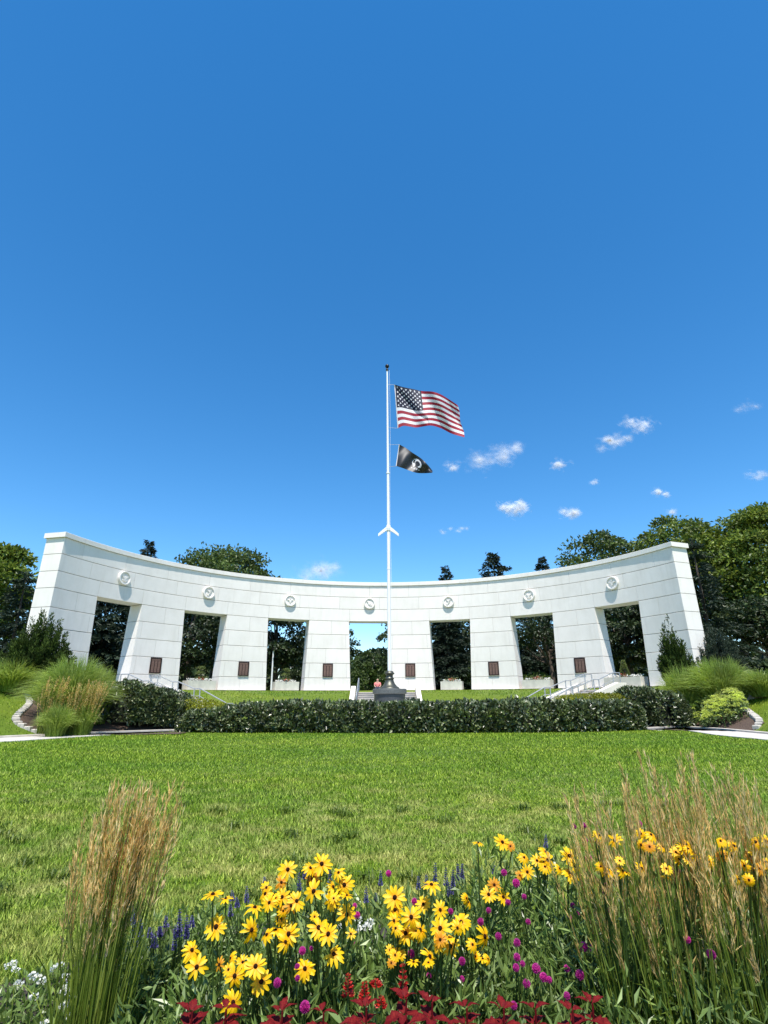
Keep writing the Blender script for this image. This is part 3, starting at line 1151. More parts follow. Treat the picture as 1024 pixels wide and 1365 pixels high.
fl = thing('us_flag', 'large stars and stripes flag flying at the top of the flagpole', 'flag', (PX + 0.14, PY - .1, float(SV[0][2])))
ii, jj = np.meshgrid(np.arange(U_), np.arange(V_))
cu, cv = (ii + .5) / U_, (jj + .5) / V_
mat = np.where((jj // (V_ // 13)) % 2 == 0, 0, 1)
canton = (cu < 0.4) & (jj < 7 * (V_ // 13))
mat = np.where(canton, 2, mat)
# stars: nine rows, alternately six and five
for row in range(9):
    for c_ in range(6 if row % 2 == 0 else 5):
        su = 0.4 * (((2 * c_ + 1) if row % 2 == 0 else (2 * c_ + 2)) / 12.0)
        sv = (7 / 13) * (row + 1) / 10.0
        dx, dy = (cu - su) * 1.9, cv - sv
        ang = np.arctan2(dx, -dy)
        rr_ = np.hypot(dx, dy)
        k5 = np.abs(((ang / (2 * PI / 5) + 0.5) % 1.0) - 0.5) * 2
        lim = 0.027 * (0.45 + 0.55 * (1 - k5))
        mat = np.where(rr_ < lim, 1, mat)
q = Buf()
i0 = jj * (U_ + 1) + ii
fc = np.stack([i0, i0 + U_ + 1, i0 + U_ + 2, i0 + 1], -1).reshape(-1, 4)
q.add(SV, fc)
q.m = [mat.ravel().astype(np.int32)]
put(q, 'flag_cloth', [FR, FW, FB], fl, True)
q = Buf()
hv = SV[np.where(uu == 0)[0]]
tube(q, hv + np.array([-0.02, -0.01, 0]), 0.03, 6)
put(q, 'header_band', FW, fl, True)
for e_ in (hv[0], hv[-1]):
    q = Buf(); tube(q, [e_ + [-0.02, 0, 0.02 * (1 if e_ is hv[0] else -1)], (PX + 0.06, PY - .03, e_[2] + 0.03)], 0.012, 5); put(q, 'snap_hook', M['steel'], fl)

top = z5([(300, 697), (345, 722), (392, 755), (470, 808), (520, 858), (551, 897)])
bot = z5([(277, 861), (330, 878), (380, 897), (430, 912), (490, 915), (549, 911)])
U_, V_ = 90, 54
depth2 = lambda u, v: 0.14 * np.sin(2 * PI * (1.1 * u - 0.5 * v)) * (0.3 + u) + 0.10 * np.sin(2 * PI * (2.3 * u + .6 * v))
uu, vv, SV = flag_surface(top, bot, PY - 0.12, depth2, U_, V_)
f2 = thing('black_flag', 'smaller black flag with a white round emblem flying under the larger flag', 'flag', (PX + 0.14, PY - .1, float(SV[0][2])))
ii, jj = np.meshgrid(np.arange(U_), np.arange(V_))
cu, cv = (ii + .5) / U_, (jj + .5) / V_
x_, y_ = (cu - 0.53) * 1.95, (cv - 0.46) * 1.25
mat = np.zeros_like(ii)
mat = np.where((x_ / 0.25)**2 + (y_ / 0.36)**2 < 1, 1, mat)                       # white disc
mat = np.where(((x_ - 0.03) / 0.13)**2 + ((y_ + 0.03) / 0.20)**2 < 1, 0, mat)      # bowed head in profile
mat = np.where((np.abs(x_ + 0.0) < 0.07) & (y_ > 0.1) & (y_ < 0.26), 0, mat)       # neck
mat = np.where((np.abs(x_ - 0.05) < 0.15) & (np.abs(y_ - 0.27) < 0.05), 0, mat)    # shoulders
mat = np.where((x_ > -0.2) & (x_ < -0.13) & (y_ > -.2) & (y_ < 0.05), 0, mat)      # watch tower post
mat = np.where((np.abs(x_) < 0.26) & (np.abs(y_ - 0.425) < 0.018) & ((ii // 3) % 2 == 0), 1, mat)
i0 = jj * (U_ + 1) + ii
q = Buf()
q.add(SV, np.stack([i0, i0 + U_ + 1, i0 + U_ + 2, i0 + 1], -1).reshape(-1, 4))
q.m = [mat.ravel().astype(np.int32)]
put(q, 'flag_cloth', [FK, FW], f2, True)
q = Buf()
hv = SV[np.where(uu == 0)[0]]
tube(q, hv + np.array([-0.02, -0.01, 0]), 0.03, 6)
put(q, 'header_band', FW, f2, True)
for e_ in (hv[0], hv[-1]):
    q = Buf(); tube(q, [e_ + [-0.02, 0, 0], (PX + 0.06, PY - .03, e_[2] + 0.03)], 0.012, 5); put(q, 'snap_hook', M['steel'], f2)

# ------------------------------------------------------------------ person sitting on the steps behind the plinth
def skin_fig(name, joints, edges, radii, mat, parent, sub=2):
    me = bpy.data.meshes.new(name)
    me.from_pydata(joints, edges, [])
    o = bpy.data.objects.new(name, me)
    col.objects.link(o)
    me.materials.append(mat)
    md = o.modifiers.new('Skin', 'SKIN')
    md.use_smooth_shade = True
    sv = me.skin_vertices[0] if me.skin_vertices else None
    if sv is None:
        return o
    for i, r in enumerate(radii):
        sv.data[i].radius = (r, r)
    sv.data[0].use_root = True
    sd = o.modifiers.new('Subsurf', 'SUBSURF')
    sd.levels = sub
    sd.render_levels = sub
    o.parent = parent
    return o


M['skin'] = plain('skin', (0.42, 0.26, 0.19), 0.6, var=0.05)
M['shirt'] = plain('coral_shirt', (0.68, 0.20, 0.19), 0.8, var=0.12)
M['hair'] = plain('dark_hair', (0.02, 0.014, 0.01), 0.6)
M['jeans'] = plain('dark_trousers', (0.03, 0.035, 0.06), 0.85)
pp = at(503.6, 920, 44.3)
per = thing('person', 'person in a coral shirt sitting on the top step left of the flagpole base', 'person', (pp[0], 43.75, TER))
J = [(0, 0, 0.12), (0, 0, 0.32), (0, -0.02, 0.52), (0, -0.03, 0.62), (0, -0.05, 0.74), (0, -0.05, 0.82),
     (-0.18, -0.02, 0.50), (-0.23, -0.14, 0.28), (-0.12, -0.32, 0.22), (0.18, -0.02, 0.50), (0.23, -0.14, 0.28), (0.12, -0.32, 0.22),
     (-0.11, -0.05, 0.11), (-0.13, -0.45, 0.16), (-0.12, -0.52, -0.22), (-0.12, -0.62, -0.27),
     (0.11, -0.05, 0.11), (0.13, -0.45, 0.16), (0.12, -0.52, -0.22), (0.12, -0.62, -0.27)]
Eg = [(0, 1), (1, 2), (2, 3), (3, 4), (4, 5), (2, 6), (6, 7), (7, 8), (2, 9), (9, 10), (10, 11), (0, 12), (12, 13), (13, 14), (14, 15), (0, 16), (16, 17), (17, 18), (18, 19)]
Rd = [.15, .14, .13, .055, .095, .06, .06, .045, .035, .06, .045, .035, .09, .07, .05, .045, .09, .07, .05, .045]
skin_fig('body', J, Eg, Rd, M['skin'], per)
skin_fig('shirt', [(0, 0, 0.10), (0, 0.0, 0.32), (0, -0.02, 0.52), (-0.18, -0.02, 0.50), (-0.22, -0.11, 0.34), (0.18, -0.02, 0.50), (0.22, -0.11, 0.34)],
         [(0, 1), (1, 2), (2, 3), (3, 4), (2, 5), (5, 6)], [.175, .165, .15, .085, .065, .085, .065], M['shirt'], per)
skin_fig('hair', [(0, -0.02, 0.79), (0, 0.04, 0.74), (0, 0.07, 0.6)], [(0, 1), (1, 2)], [.105, .10, .06], M['hair'], per)
skin_fig('trousers', [(0, 0, 0.10), (-0.11, -0.05, 0.11), (-0.13, -0.45, 0.16), (-0.12, -0.52, -0.2), (0.11, -0.05, 0.11), (0.13, -0.45, 0.16), (0.12, -0.52, -0.2)],
         [(0, 1), (1, 2), (2, 3), (0, 4), (4, 5), (5, 6)], [.16, .105, .085, .065, .105, .085, .065], M['jeans'], per)

# ------------------------------------------------------------------ vegetation builders
def blob_noise(P, f, seed=0):
    """cheap smooth pseudo-noise in -1..1"""
    r = np.random.default_rng(seed)
    s = np.zeros(len(P))
    for k in range(5):
        d = unit(r.normal(size=3)) * f * (0.6 + 0.5 * k)
        s += np.sin(P @ d + r.random() * 6.28) / (1 + 0.5 * k)
    return s / 2.4


def broad_tree(name, label, px, top_py, Y, wpx, matk, base_py=None, nclump=46, per=150, leafL=0.34, trunk_px=None, low=0.25, seed=1, rough=1.0, depth=0.8):
    """px: crown centre, top_py: top of crown, wpx: crown width in photo pixels"""
    rng = np.random.default_rng(seed)
    top = at(px, top_py, Y)
    fw = Y * cp + (top[2] - EYE) * sp
    rx = wpx / 2 * fw / 733.1
    gz = TER
    H_ = top[2] - gz
    zc0 = gz + H_ * low
    cz, rz_ = (top[2] + zc0) / 2, (top[2] - zc0) / 2
    x0 = top[0]
    t = thing(name, label, 'tree', (x0, Y, gz))
    # clumps on an irregular ellipsoid
    C_ = unit(rng.normal(size=(nclump * 3, 3)))
    C_ = C_[C_[:, 2] > -0.85][:nclump]
    rad = 0.62 + 0.38 * rng.random(len(C_)) ** 0.6
    C_ = C_ * rad[:, None] * (1 + 0.16 * blob_noise(C_, 2.2, seed))[:, None]
    cr = rx * 0.30 * (0.7 + 0.6 * rng.random(len(C_)))
    P0 = C_ * np.array([rx - rx * .15, (rx * depth), rz_ - rx * .13]) + np.array([x0, Y, cz])
    q = Buf()
    for c, r in zip(P0, cr):
        n_ = int(per * (0.6 + 0.8 * rng.random()))
        d = unit(rng.normal(size=(n_, 3)))
        d[:, 2] = np.where(d[:, 2] < -0.2, -d[:, 2] * .6, d[:, 2])
        rr_ = r * (0.55 + 0.5 * rng.random(n_))
        p = c + d * rr_[:, None] * np.array([1.1, 1.1, 0.72])
        hang = unit(d + np.array([0, 0, -0.35]) + 0.6 * rng.normal(size=(n_, 3)))
        tt = np.clip(0.45 + 0.25 * rng.normal(size=n_) + 0.12 * rng.normal(), 0, 1)
        flakes(q, p, hang, leafL * (0.7 + 0.6 * rng.random(n_)), leafL * 0.62, tint=tt, up=d, rng=rng)
    put(q, 'crown', M[matk], t, kind='stuff')
    q = Buf()
    tr = 0.028 * H_
    tx = x0 if trunk_px is None else at(trunk_px, 880, Y)[0]
    mid = np.array([x0 * .6 + tx * .4, Y, gz + H_ * 0.45])
    tube(q, [(tx, Y, gz - 0.3), (tx + .05, Y, gz + H_ * .15), tuple(mid), (x0, Y, gz + H_ * 0.75)], [tr * 1.25, tr, tr * .7, tr * .25], 8)
    put(q, 'trunk', M['bark'], t, True)
    for c in P0[:14]:
        q = Buf()
        s0 = np.array([tx, Y, gz]) + (mid - np.array([tx, Y, gz])) * (0.55 + 0.45 * rng.random())
        m_ = (s0 + c) / 2 + np.array([0, 0, -0.06 * H_ * rng.random()])
        tube(q, [s0, m_, c], [tr * .42, tr * .25, tr * .06], 6)
        put(q, 'limb', M['bark'], t, True)
    return t


def spruce(name, label, px, top_py, Y, wpx_base, matk='spruce', seed=1, tiers=17, base_z=None, per=44, nbr=16, droop=0.30, nl=0.34, expo=0.62):
    rng = np.random.default_rng(seed)
    top = at(px, top_py, Y)
    fw = Y * cp + (top[2] - EYE) * sp
    R = wpx_base / 2 * fw / 733.1
    gz = TER if base_z is None else base_z
    H_ = top[2] - gz
    t = thing(name, label, 'tree', (top[0], Y, gz))
    q = Buf()
    tube(q, [(top[0], Y, gz - 0.3), (top[0], Y, gz + H_ * .5), (top[0], Y, top[2] - 0.1)], [H_ * .018 + .05, H_ * .011 + .03, 0.02], 8)
    put(q, 'trunk', M['bark'], t, True)
    q = Buf()
    for k in range(tiers):
        f = (k + 0.5) / tiers                # 0 at the ground, 1 at the top
        z = gz + H_ * (0.05 + 0.95 * f)
        r = R * (1 - f) ** expo + 0.02 * R
        for j in range(max(5, int(nbr * (1.1 - .6 * f)))):
            a = rng.random() * 2 * PI
            l = r * (0.62 + 0.5 * rng.random())
            zj = z + H_ / tiers * (rng.random() - .5) * 1.3
            n_ = max(8, int(per * (l / R + .25)))
            s = rng.random(n_) ** 0.7
            rise = 0.30 * H_ / tiers * (1 if f > .7 else 0)
            cx_ = np.cos(a) * l * s
            cy_ = np.sin(a) * l * s
            cz_ = -droop * l * s ** 1.6 + rise * s + 0.25 * l * np.clip(s - .8, 0, 1)
            side = (rng.random(n_) - .5) * 0.55 * l * (1.05 - s)
            p = np.stack([top[0] + cx_ - np.sin(a) * side, Y + cy_ + np.cos(a) * side, zj + cz_ + rng.normal(size=n_) * 0.05 * H_ / tiers], 1)
            d = np.stack([np.cos(a) + 0.9 * (-np.sin(a)) * np.sign(side), np.sin(a) + 0.9 * np.cos(a) * np.sign(side), np.full(n_, -0.25)], 1) + 0.35 * rng.normal(size=(n_, 3))
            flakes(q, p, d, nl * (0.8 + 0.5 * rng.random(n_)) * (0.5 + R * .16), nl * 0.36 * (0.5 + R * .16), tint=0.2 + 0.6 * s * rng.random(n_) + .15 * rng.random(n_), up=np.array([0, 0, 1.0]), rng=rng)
    n_ = 60
    p = np.stack([top[0] + rng.normal(size=n_) * .05 * R, Y + rng.normal(size=n_) * .05 * R, top[2] - rng.random(n_) * 0.12 * H_], 1)
    flakes(q, p, rng.normal(size=(n_, 3)) * .5 + [0, 0, 1], nl, nl * .3, rng=rng)
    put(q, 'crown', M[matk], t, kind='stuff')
    return t


def juniper(name, label, cpx, base_py, Y, wpx, top_py, seed, nspray=150, lean=0.0, cat='shrub', matk='juniper', depth=0.7):
    """upright feathery evergreen: pointed sprays growing up and out of one base"""
    rng = np.random.default_rng(seed)
    bpt = at(cpx, base_py, Y)
    tp = at(cpx, top_py, Y)
    fw = Y * cp
    R = wpx / 2 * fw / 733.1
    gz = tz(bpt[0], Y)
    H_ = tp[2] - gz
    t = thing(name, label, cat, (bpt[0], Y, gz))
    q = Buf()
    for k in range(nspray):
        a = rng.random() * 2 * PI
        r = R * math.sqrt(rng.random())
        hmax = H_ * (1 - 0.62 * (r / R) ** 1.3) * (0.66 + 0.36 * rng.random())
        s0 = hmax * (0.15 + 0.5 * rng.random())
        b0 = np.array([bpt[0] + math.cos(a) * r * .6, Y + math.sin(a) * r * depth * .6, gz + s0 * .75])
        tip = np.array([bpt[0] + math.cos(a) * r + lean * hmax, Y + math.sin(a) * r * depth, gz + hmax])
        n_ = 105
        s = rng.random(n_)
        wd = 0.095 * (hmax - s0 * .75) * (1 - s) + 0.02
        off = unit(rng.normal(size=(n_, 3))) * wd[:, None]
        p = b0 + (tip - b0) * s[:, None] + off
        d = unit(tip - b0) * 1.2 + unit(off) * 0.9
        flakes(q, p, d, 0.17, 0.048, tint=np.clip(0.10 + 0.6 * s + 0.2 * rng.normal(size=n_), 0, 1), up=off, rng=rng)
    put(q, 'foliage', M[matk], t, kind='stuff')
    q = Buf()
    tube(q, [(bpt[0], Y, gz - .2), (bpt[0], Y, gz + H_ * .6)], [0.09, 0.03], 7)
    put(q, 'stem', M['bark'], t, True)
    return t


def fountain_grass(name, label, cpx, cpy, Y, wpx, hm, seed, n=1500, matk='misc', bw=0.022, group=None, fall=0.9, depth=None, plumes=0, upright=0.0):
    """arching clump: blades rise from one base and fall outwards"""
    rng = np.random.default_rng(seed)
    c = at(cpx, cpy, Y)
    R = wpx / 2 * (Y * cp) / 733.1
    gz = tz(c[0], Y)
    if hm > 50:
        hm = (at(cpx, hm, Y)[2] - gz) / 1.0
    t = thing(name, label, 'ornamental grass', (c[0], Y, gz), group=group)
    a = rng.random(n) * 2 * PI
    r0 = np.sqrt(rng.random(n)) * R * 0.35
    out = R * (0.25 + 0.85 * rng.random(n)) * (1 - upright * .6)
    h = hm * (0.75 + 0.35 * rng.random(n)) * (1.05 - 0.35 * (out / R) ** 2)
    K = 6
    s = np.linspace(0, 1, K)[None]
    rad = r0[:, None] + (out - r0)[:, None] * s ** 1.5
    zz = h[:, None] * (1.55 * s - (0.55 + 0.0) * s ** 2) - fall * h[:, None] * 0.55 * np.clip(s - .45, 0, 1) ** 1.6 * 1.6 * (out / R)[:, None]
    dy = 1.0 if depth is None else depth
    C_ = np.stack([c[0] + np.cos(a)[:, None] * rad, Y + np.sin(a)[:, None] * rad * dy, gz + zz], -1)
    C_ += np.cumsum(rng.normal(size=(n, K, 3)) * 0.012 * hm, 1)
    Wd = bw * (1.0 - s ** 2 * 0.9) * (0.7 + .6 * rng.random(n))[:, None]
    side = np.stack([-np.sin(a), np.cos(a), np.zeros(n)], 1) + 0.7 * rng.normal(size=(n, 3))
    tt = (np.clip(0.25 + .3 * rng.random(n), 0, 1)[:, None] + 0.45 * s ** 1.5 * rng.random(n)[:, None])
    q = Buf()
    ribbons(q, C_, side, Wd, np.clip(tt, 0, 1))
    put(q, 'blades', M[matk], t, kind='stuff')
    return t


def reed_clump(name, label, base_xy, gz, n, hmin, hmax, spread, lean, seed, plume_len=(0.22, 0.36), group=None, stem_w=0.0036, plume_frac=0.62, rbase=0.10, pw=0.0068):
    """feather reed grass: stiff upright stems, each with a narrow straw-coloured plume"""
    rng = np.random.default_rng(seed)
    x0, y0 = base_xy
    t = thing(name, label, 'ornamental grass', (x0, y0, gz), group=group)
    a = rng.random(n) * 2 * PI
    r0 = rbase * np.sqrt(rng.random(n))
    h = hmin + (hmax - hmin) * rng.random(n) ** 0.7
    tip = spread * np.sqrt(rng.random(n))
    K = 5
    s = np.linspace(0, 1, K)[None]
    rad = r0[:, None] + tip[:, None] * s ** 1.3
    C_ = np.stack([x0 + np.cos(a)[:, None] * rad + lean * h[:, None] * s ** 1.3 + 0 * s, y0 + np.sin(a)[:, None] * rad * 0.7, gz + h[:, None] * s], -1)
    C_[:, :, :2] += np.cumsum(rng.normal(size=(n, K, 2)) * 0.004, 1)
    q = Buf()
    face = np.stack([np.ones(n), 0.35 * rng.normal(size=n), np.zeros(n)], 1)
    ribbons(q, C_, face, stem_w * (1.15 - .5 * s) * np.ones((n, 1)), rng.random(n))
    put(q, 'stems', M['reed'], t, kind='stuff')
    # plumes: short bristles set along the top of each stem
    m = rng.random(n) < plume_frac
    idx = np.where(m)[0]
    q = Buf()
    for i in idx:
        L_ = plume_len[0] + (plume_len[1] - plume_len[0]) * rng.random()
        nb = 44
        f = rng.random(nb)
        sp_ = 1 - (L_ / h[i]) * f
        j = np.clip(sp_ * (K - 1), 0, K - 1.001)
        k0 = j.astype(int)
        p = C_[i][k0] * (1 - (j - k0))[:, None] + C_[i][np.minimum(k0 + 1, K - 1)] * (j - k0)[:, None]
        ax = unit(C_[i][-1] - C_[i][-2])
        d = ax * 1.0 + 0.20 * rng.normal(size=(nb, 3))
        flakes(q, p + rng.normal(size=(nb, 3)) * pw * .35, d, 0.030 + 0.02 * rng.random(nb), pw * .62, tint=np.clip(rng.random() * .5 + .5 * rng.random(nb), 0, 1), rng=rng)
    if len(idx):
        put(q, 'plumes', M['plume'], t, kind='stuff')
    # basal leaves arching low
    nb = max(20, int(n * 0.8))
    a = rng.random(nb) * 2 * PI
    hb = (0.45 + 0.55 * rng.random(nb)) * hmin
    out = (0.04 + 0.20 * rng.random(nb) ** 1.6)
    s = np.linspace(0, 1, 6)[None]
    C_ = np.stack([x0 + np.cos(a)[:, None] * (0.05 + out[:, None] * s ** 1.4), y0 + np.sin(a)[:, None] * (0.05 + out[:, None] * s ** 1.4) * .7,
                   gz + hb[:, None] * (1.7 * s - 0.85 * s ** 2.2)], -1)
    q = Buf()
    ribbons(q, C_, np.stack([-np.sin(a), np.cos(a), 0 * a], 1) + .5 * rng.normal(size=(nb, 3)), 0.007 * (1 - s ** 3) * np.ones((nb, 1)), rng.random(nb))
    put(q, 'basal_leaves', M['reed'], t, kind='stuff')
    return t


def hedge(name, label, line, hgt, dep, n, seed, matk='hedge', L=0.185, Wl=0.105, wob=0.10, end_round=0.8, cat='hedge', base=None):
    """clipped hedge along a ground line (list of (x, y)); hgt may vary along the line"""
    rng = np.random.default_rng(seed)
    P = np.array(line, float)
    sl = np.concatenate([[0], np.cumsum(np.linalg.norm(np.diff(P, axis=0), axis=1))])
    tot = sl[-1]
    hh = np.array(hgt, float) if np.ndim(hgt) else np.full(len(P), hgt)
    dd = np.array(dep, float) if np.ndim(dep) else np.full(len(P), dep)
    c = P.mean(0)
    t = thing(name, label, cat, (c[0], c[1], tz(c[0], c[1])))

    def surf(s, u, ins):
        """s along, u in 0..1 over the section: front foot -> top -> back foot; ins = inset"""
        x = np.interp(s, sl, P[:, 0])
        y = np.interp(s, sl, P[:, 1])
        e = 0.05
        tx_ = np.interp(np.clip(s + e, 0, tot), sl, P[:, 0]) - np.interp(np.clip(s - e, 0, tot), sl, P[:, 0])
        ty_ = np.interp(np.clip(s + e, 0, tot), sl, P[:, 1]) - np.interp(np.clip(s - e, 0, tot), sl, P[:, 1])
        T_ = unit(np.stack([tx_, ty_], 1))
        N_ = np.stack([-T_[:, 1], T_[:, 0]], 1)
        H_ = np.interp(s, sl, hh)
        D_ = np.interp(s, sl, dd) / 2
        en = np.minimum(s, tot - s)
        k = np.clip(en / end_round, 0, 1)
        k = np.sqrt(np.clip(1 - (1 - k) ** 2, 0.02, 1))
        th_ = PI * u
        cs, sn = -np.cos(th_), np.sin(th_)
        pw_ = 0.42
        a_ = np.sign(cs) * np.abs(cs) ** pw_ * np.maximum(D_ - ins, 0.12) * k
        z_ = np.abs(sn) ** pw_ * (H_ - ins) * (0.45 + .55 * k)
        g = terrain_fast(x, y)
        return np.stack([x + N_[:, 0] * a_, y + N_[:, 1] * a_, g + z_], 1), np.stack([N_[:, 0] * cs, N_[:, 1] * cs, sn], 1)

    gxs = np.interp(np.linspace(0, tot, 60), sl, P[:, 0])
    gys = np.interp(np.linspace(0, tot, 60), sl, P[:, 1])
    gzs = terrain(gxs, gys, False) if base is None else np.full(60, base)

    def terrain_fast(x, y):
        k = ((x[:, None] - gxs) ** 2 + (y[:, None] - gys) ** 2).argmin(1)
        return gzs[k]

    s = rng.random(n) * tot
    e_ = rng.random(n) < 0.22
    s = np.where(e_, np.where(rng.random(n) < .5, rng.random(n) * end_round, tot - rng.random(n) * end_round), s)
    # even cover of the front face, the top and the back
    w_ = rng.random(n)
    x_ = rng.random(n) ** (1 / 0.42)
    u_front = np.arcsin(np.clip(x_, 0, 1)) / PI
    u_top = np.arccos(np.clip(-x_ * np.sign(rng.random(n) - .5), -1, 1)) / PI
    u = np.where(w_ < .52, u_front, np.where(w_ < .88, u_top, 1 - u_front))
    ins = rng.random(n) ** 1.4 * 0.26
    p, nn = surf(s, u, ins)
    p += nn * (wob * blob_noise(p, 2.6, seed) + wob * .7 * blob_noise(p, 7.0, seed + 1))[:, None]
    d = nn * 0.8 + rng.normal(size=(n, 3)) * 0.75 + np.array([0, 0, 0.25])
    tt = np.clip(0.72 * rng.random(n) + 0.12 - ins * 0.9 + 0.45 * (rng.random(n) < 0.18), 0, 1)  # a share of leaves tinted pale as painted glints; deeper leaves darker
    q = Buf()
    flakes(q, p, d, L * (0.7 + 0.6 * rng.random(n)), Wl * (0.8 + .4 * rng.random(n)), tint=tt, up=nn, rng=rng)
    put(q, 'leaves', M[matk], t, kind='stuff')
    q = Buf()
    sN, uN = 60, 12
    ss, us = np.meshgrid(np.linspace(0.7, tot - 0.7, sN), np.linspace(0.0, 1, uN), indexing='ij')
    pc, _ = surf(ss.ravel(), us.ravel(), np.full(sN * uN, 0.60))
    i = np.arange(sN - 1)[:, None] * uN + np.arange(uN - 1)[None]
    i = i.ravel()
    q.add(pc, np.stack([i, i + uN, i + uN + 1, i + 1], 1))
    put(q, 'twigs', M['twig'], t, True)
    return t


# ------------------------------------------------------------------ hedges, beds, banks
def fl_pt(px, off):
    """ground point: on the front line at photo column px, pushed off metres further from the viewer"""
    best, bi = 1e9, 0
    for i in range(60, 340):
        x, y = FL[i]
        fw = y * cp - EYE * sp
        u = 512 + 733.1 * x / fw
        if abs(u - px) < best:
            best, bi = abs(u - px), i
    return FL[bi] * (1 + off / np.linalg.norm(FL[bi]))


def htop(px, py, xy):
    """height over the ground there that reaches the photo row py"""
    return float(at(512, py, xy[1])[2]) - tz(*xy)


hedge('clipped_hedge', 'long clipped dark green hedge across the middle in front of the flagpole base',
      [fl_pt(p, 0.95) for p in (239, 262, 290, 350, 430, 520, 610, 700, 780, 850)],
      [0.62, 0.8, 0.95, 1.06, 1.1, 1.1, 1.1, 1.1, 1.1, 1.05], 1.5, 24000, 5)
hedge('rounded_hedge', 'rounded dark green hedge mass at the left end, beside the tall green grasses',
      [fl_pt(140, 2.6), fl_pt(160, 1.75), fl_pt(195, 1.7), fl_pt(228, 1.9), fl_pt(248, 2.4)], [1.5, 1.62, 1.62, 1.35, 0.9], [2.4, 2.7, 2.7, 2.3, 2.0], 14000, 15, wob=0.16, end_round=1.2)
hedge('rounded_hedge', 'rounded dark green hedge mass at the right end, beside the chartreuse mounds',
      [fl_pt(822, 4.4), fl_pt(850, 2.8), fl_pt(876, 1.75), fl_pt(904, 1.4)], [htop(0, 921, fl_pt(822, 4.4)), 1.45, 1.6, 1.25], [2.0, 2.4, 2.6, 2.0], 15000, 25, wob=0.16, end_round=1.2)
hedge('golden_shrub', 'low clipped yellow-green shrub behind the left end of the long hedge',
      [fl_pt(208, 4.4), fl_pt(235, 4.0), fl_pt(262, 3.4), fl_pt(290, 2.7)], [htop(0, 924, fl_pt(208, 4.4)), htop(0, 927, fl_pt(235, 4.0)), htop(0, 931, fl_pt(262, 3.4)), htop(0, 937, fl_pt(290, 2.7))], 2.2, 9000, 35, matk='gold', L=0.08, Wl=0.05, wob=0.06, cat='shrub')
hedge('golden_shrub', 'low clipped yellow-green shrub in front of the right-hand stairs',
      [fl_pt(745, 2.6), fl_pt(780, 3.2), fl_pt(835, 3.4)], [htop(0, 932, fl_pt(745, 2.6)), htop(0, 926, fl_pt(780, 3.2)), htop(0, 926, fl_pt(835, 3.4))], 2.0, 9000, 45, matk='gold', L=0.08, Wl=0.05, wob=0.06, cat='shrub')

# planting beds with bark mulch
drape([(240, 979.5), (60, 981), (42, 974), (22, 965), (20, 959), (32, 947), (39, 940), (35, 928), (60, 922), (150, 925), (235, 945), (250, 972)], 'mulch_bed', M['mulch'], 0.03)
drape([(862, 973.5), (1008, 973.5), (1014, 966), (1008, 958), (997, 949), (986, 944), (984, 936), (960, 925), (900, 930), (850, 950)], 'mulch_bed', M['mulch'], 0.03)


def edging(px_line, n, name, label):
    pts = np.array([hit(x, y) for x, y in px_line])
    s = np.concatenate([[0], np.cumsum(np.linalg.norm(np.diff(pts, axis=0), axis=1))])
    t = thing(name, label, 'edging', tuple(pts[0]))
    rng = np.random.default_rng(n)
    for k in range(n):
        a, b_ = s[-1] * k / n, s[-1] * (k + 1) / n
        p0 = np.array([np.interp(a, s, pts[:, i]) for i in range(3)])
        p1 = np.array([np.interp(b_, s, pts[:, i]) for i in range(3)])
        m = (p0 + p1) / 2
        v = p1 - p0
        q = Buf()
        L_ = np.linalg.norm(v[:2]) * 0.95
        hz_ = 0.11 + 0.03 * rng.random()
        P_ = []
        for z, sh in ((-0.15, 1), (hz_ - .03, 1), (hz_, 0.82)):
            for sx, sy in ((-1, -1), (1, -1), (1, 1), (-1, 1)):
                P_.append((sx * L_ / 2 * (sh if z == hz_ else 1), sy * 0.13 * sh, z))
        P_ = np.array(P_)
        an = math.atan2(v[1], v[0]) + 0.05 * rng.normal()
        P_ = P_ @ np.array([[math.cos(an), math.sin(an), 0], [-math.sin(an), math.cos(an), 0], [0, 0, 1]]) + m
        q.add(P_, [(0, 1, 5, 4), (1, 2, 6, 5), (2, 3, 7, 6), (3, 0, 4, 7), (4, 5, 9, 8), (5, 6, 10, 9), (6, 7, 11, 10), (7, 4, 8, 11), (8, 9, 10, 11)])
        put(q, 'edging_block', M['kerb'], t)


edging([(60, 981), (42, 974), (30, 969.5), (22, 965), (20, 959), (26, 952), (32, 947), (39, 940), (38, 932), (33, 926)], 22, 'bed_edging', 'curving row of pale edging blocks round the left planting bed')
edging([(1008, 973), (1014, 966), (1012, 961), (1006, 956), (997, 949), (988, 944), (984, 938), (996, 932), (1024, 927)], 22, 'bed_edging', 'curving row of pale edging blocks round the right planting bed')

# ornamental grasses beside the monument
G = 'big fountain grasses beside the monument'
fountain_grass('ornamental_grass', 'big bright green arching grass in front of the left pier, behind the straw plumes', 94, 930, 25.2, 136, 872, 3, 4400, group=G)
fountain_grass('ornamental_grass', 'dark green arching grass at the far left edge under the juniper', 12, 930, 27.5, 120, 876, 4, 2600, group=G)
fountain_grass('ornamental_grass', 'arching green grass next to the left hedge, below the first opening', 132, 930, 26.4, 64, 886, 5, 1700, group=G)
fountain_grass('fountain_grass', 'low green tuft at the front of the left bed by the path', 77, 960, 23.1, 62, 936, 6, 1500, bw=0.016)
fountain_grass('fountain_grass', 'green tuft behind the mulch left of the rounded hedge', 112, 955, 23.9, 46, 930, 7, 1200, bw=0.016)
fountain_grass('ornamental_grass', 'pale green arching grass in front of the right pier, nearest the chartreuse mounds', 918, 930, 28.2, 104, 884, 8, 2600, group=G, depth=.5)
fountain_grass('ornamental_grass', 'tall pale green arching grass right of the chartreuse mounds', 966, 930, 27.6, 136, 874, 9, 4000, group=G, depth=.45)
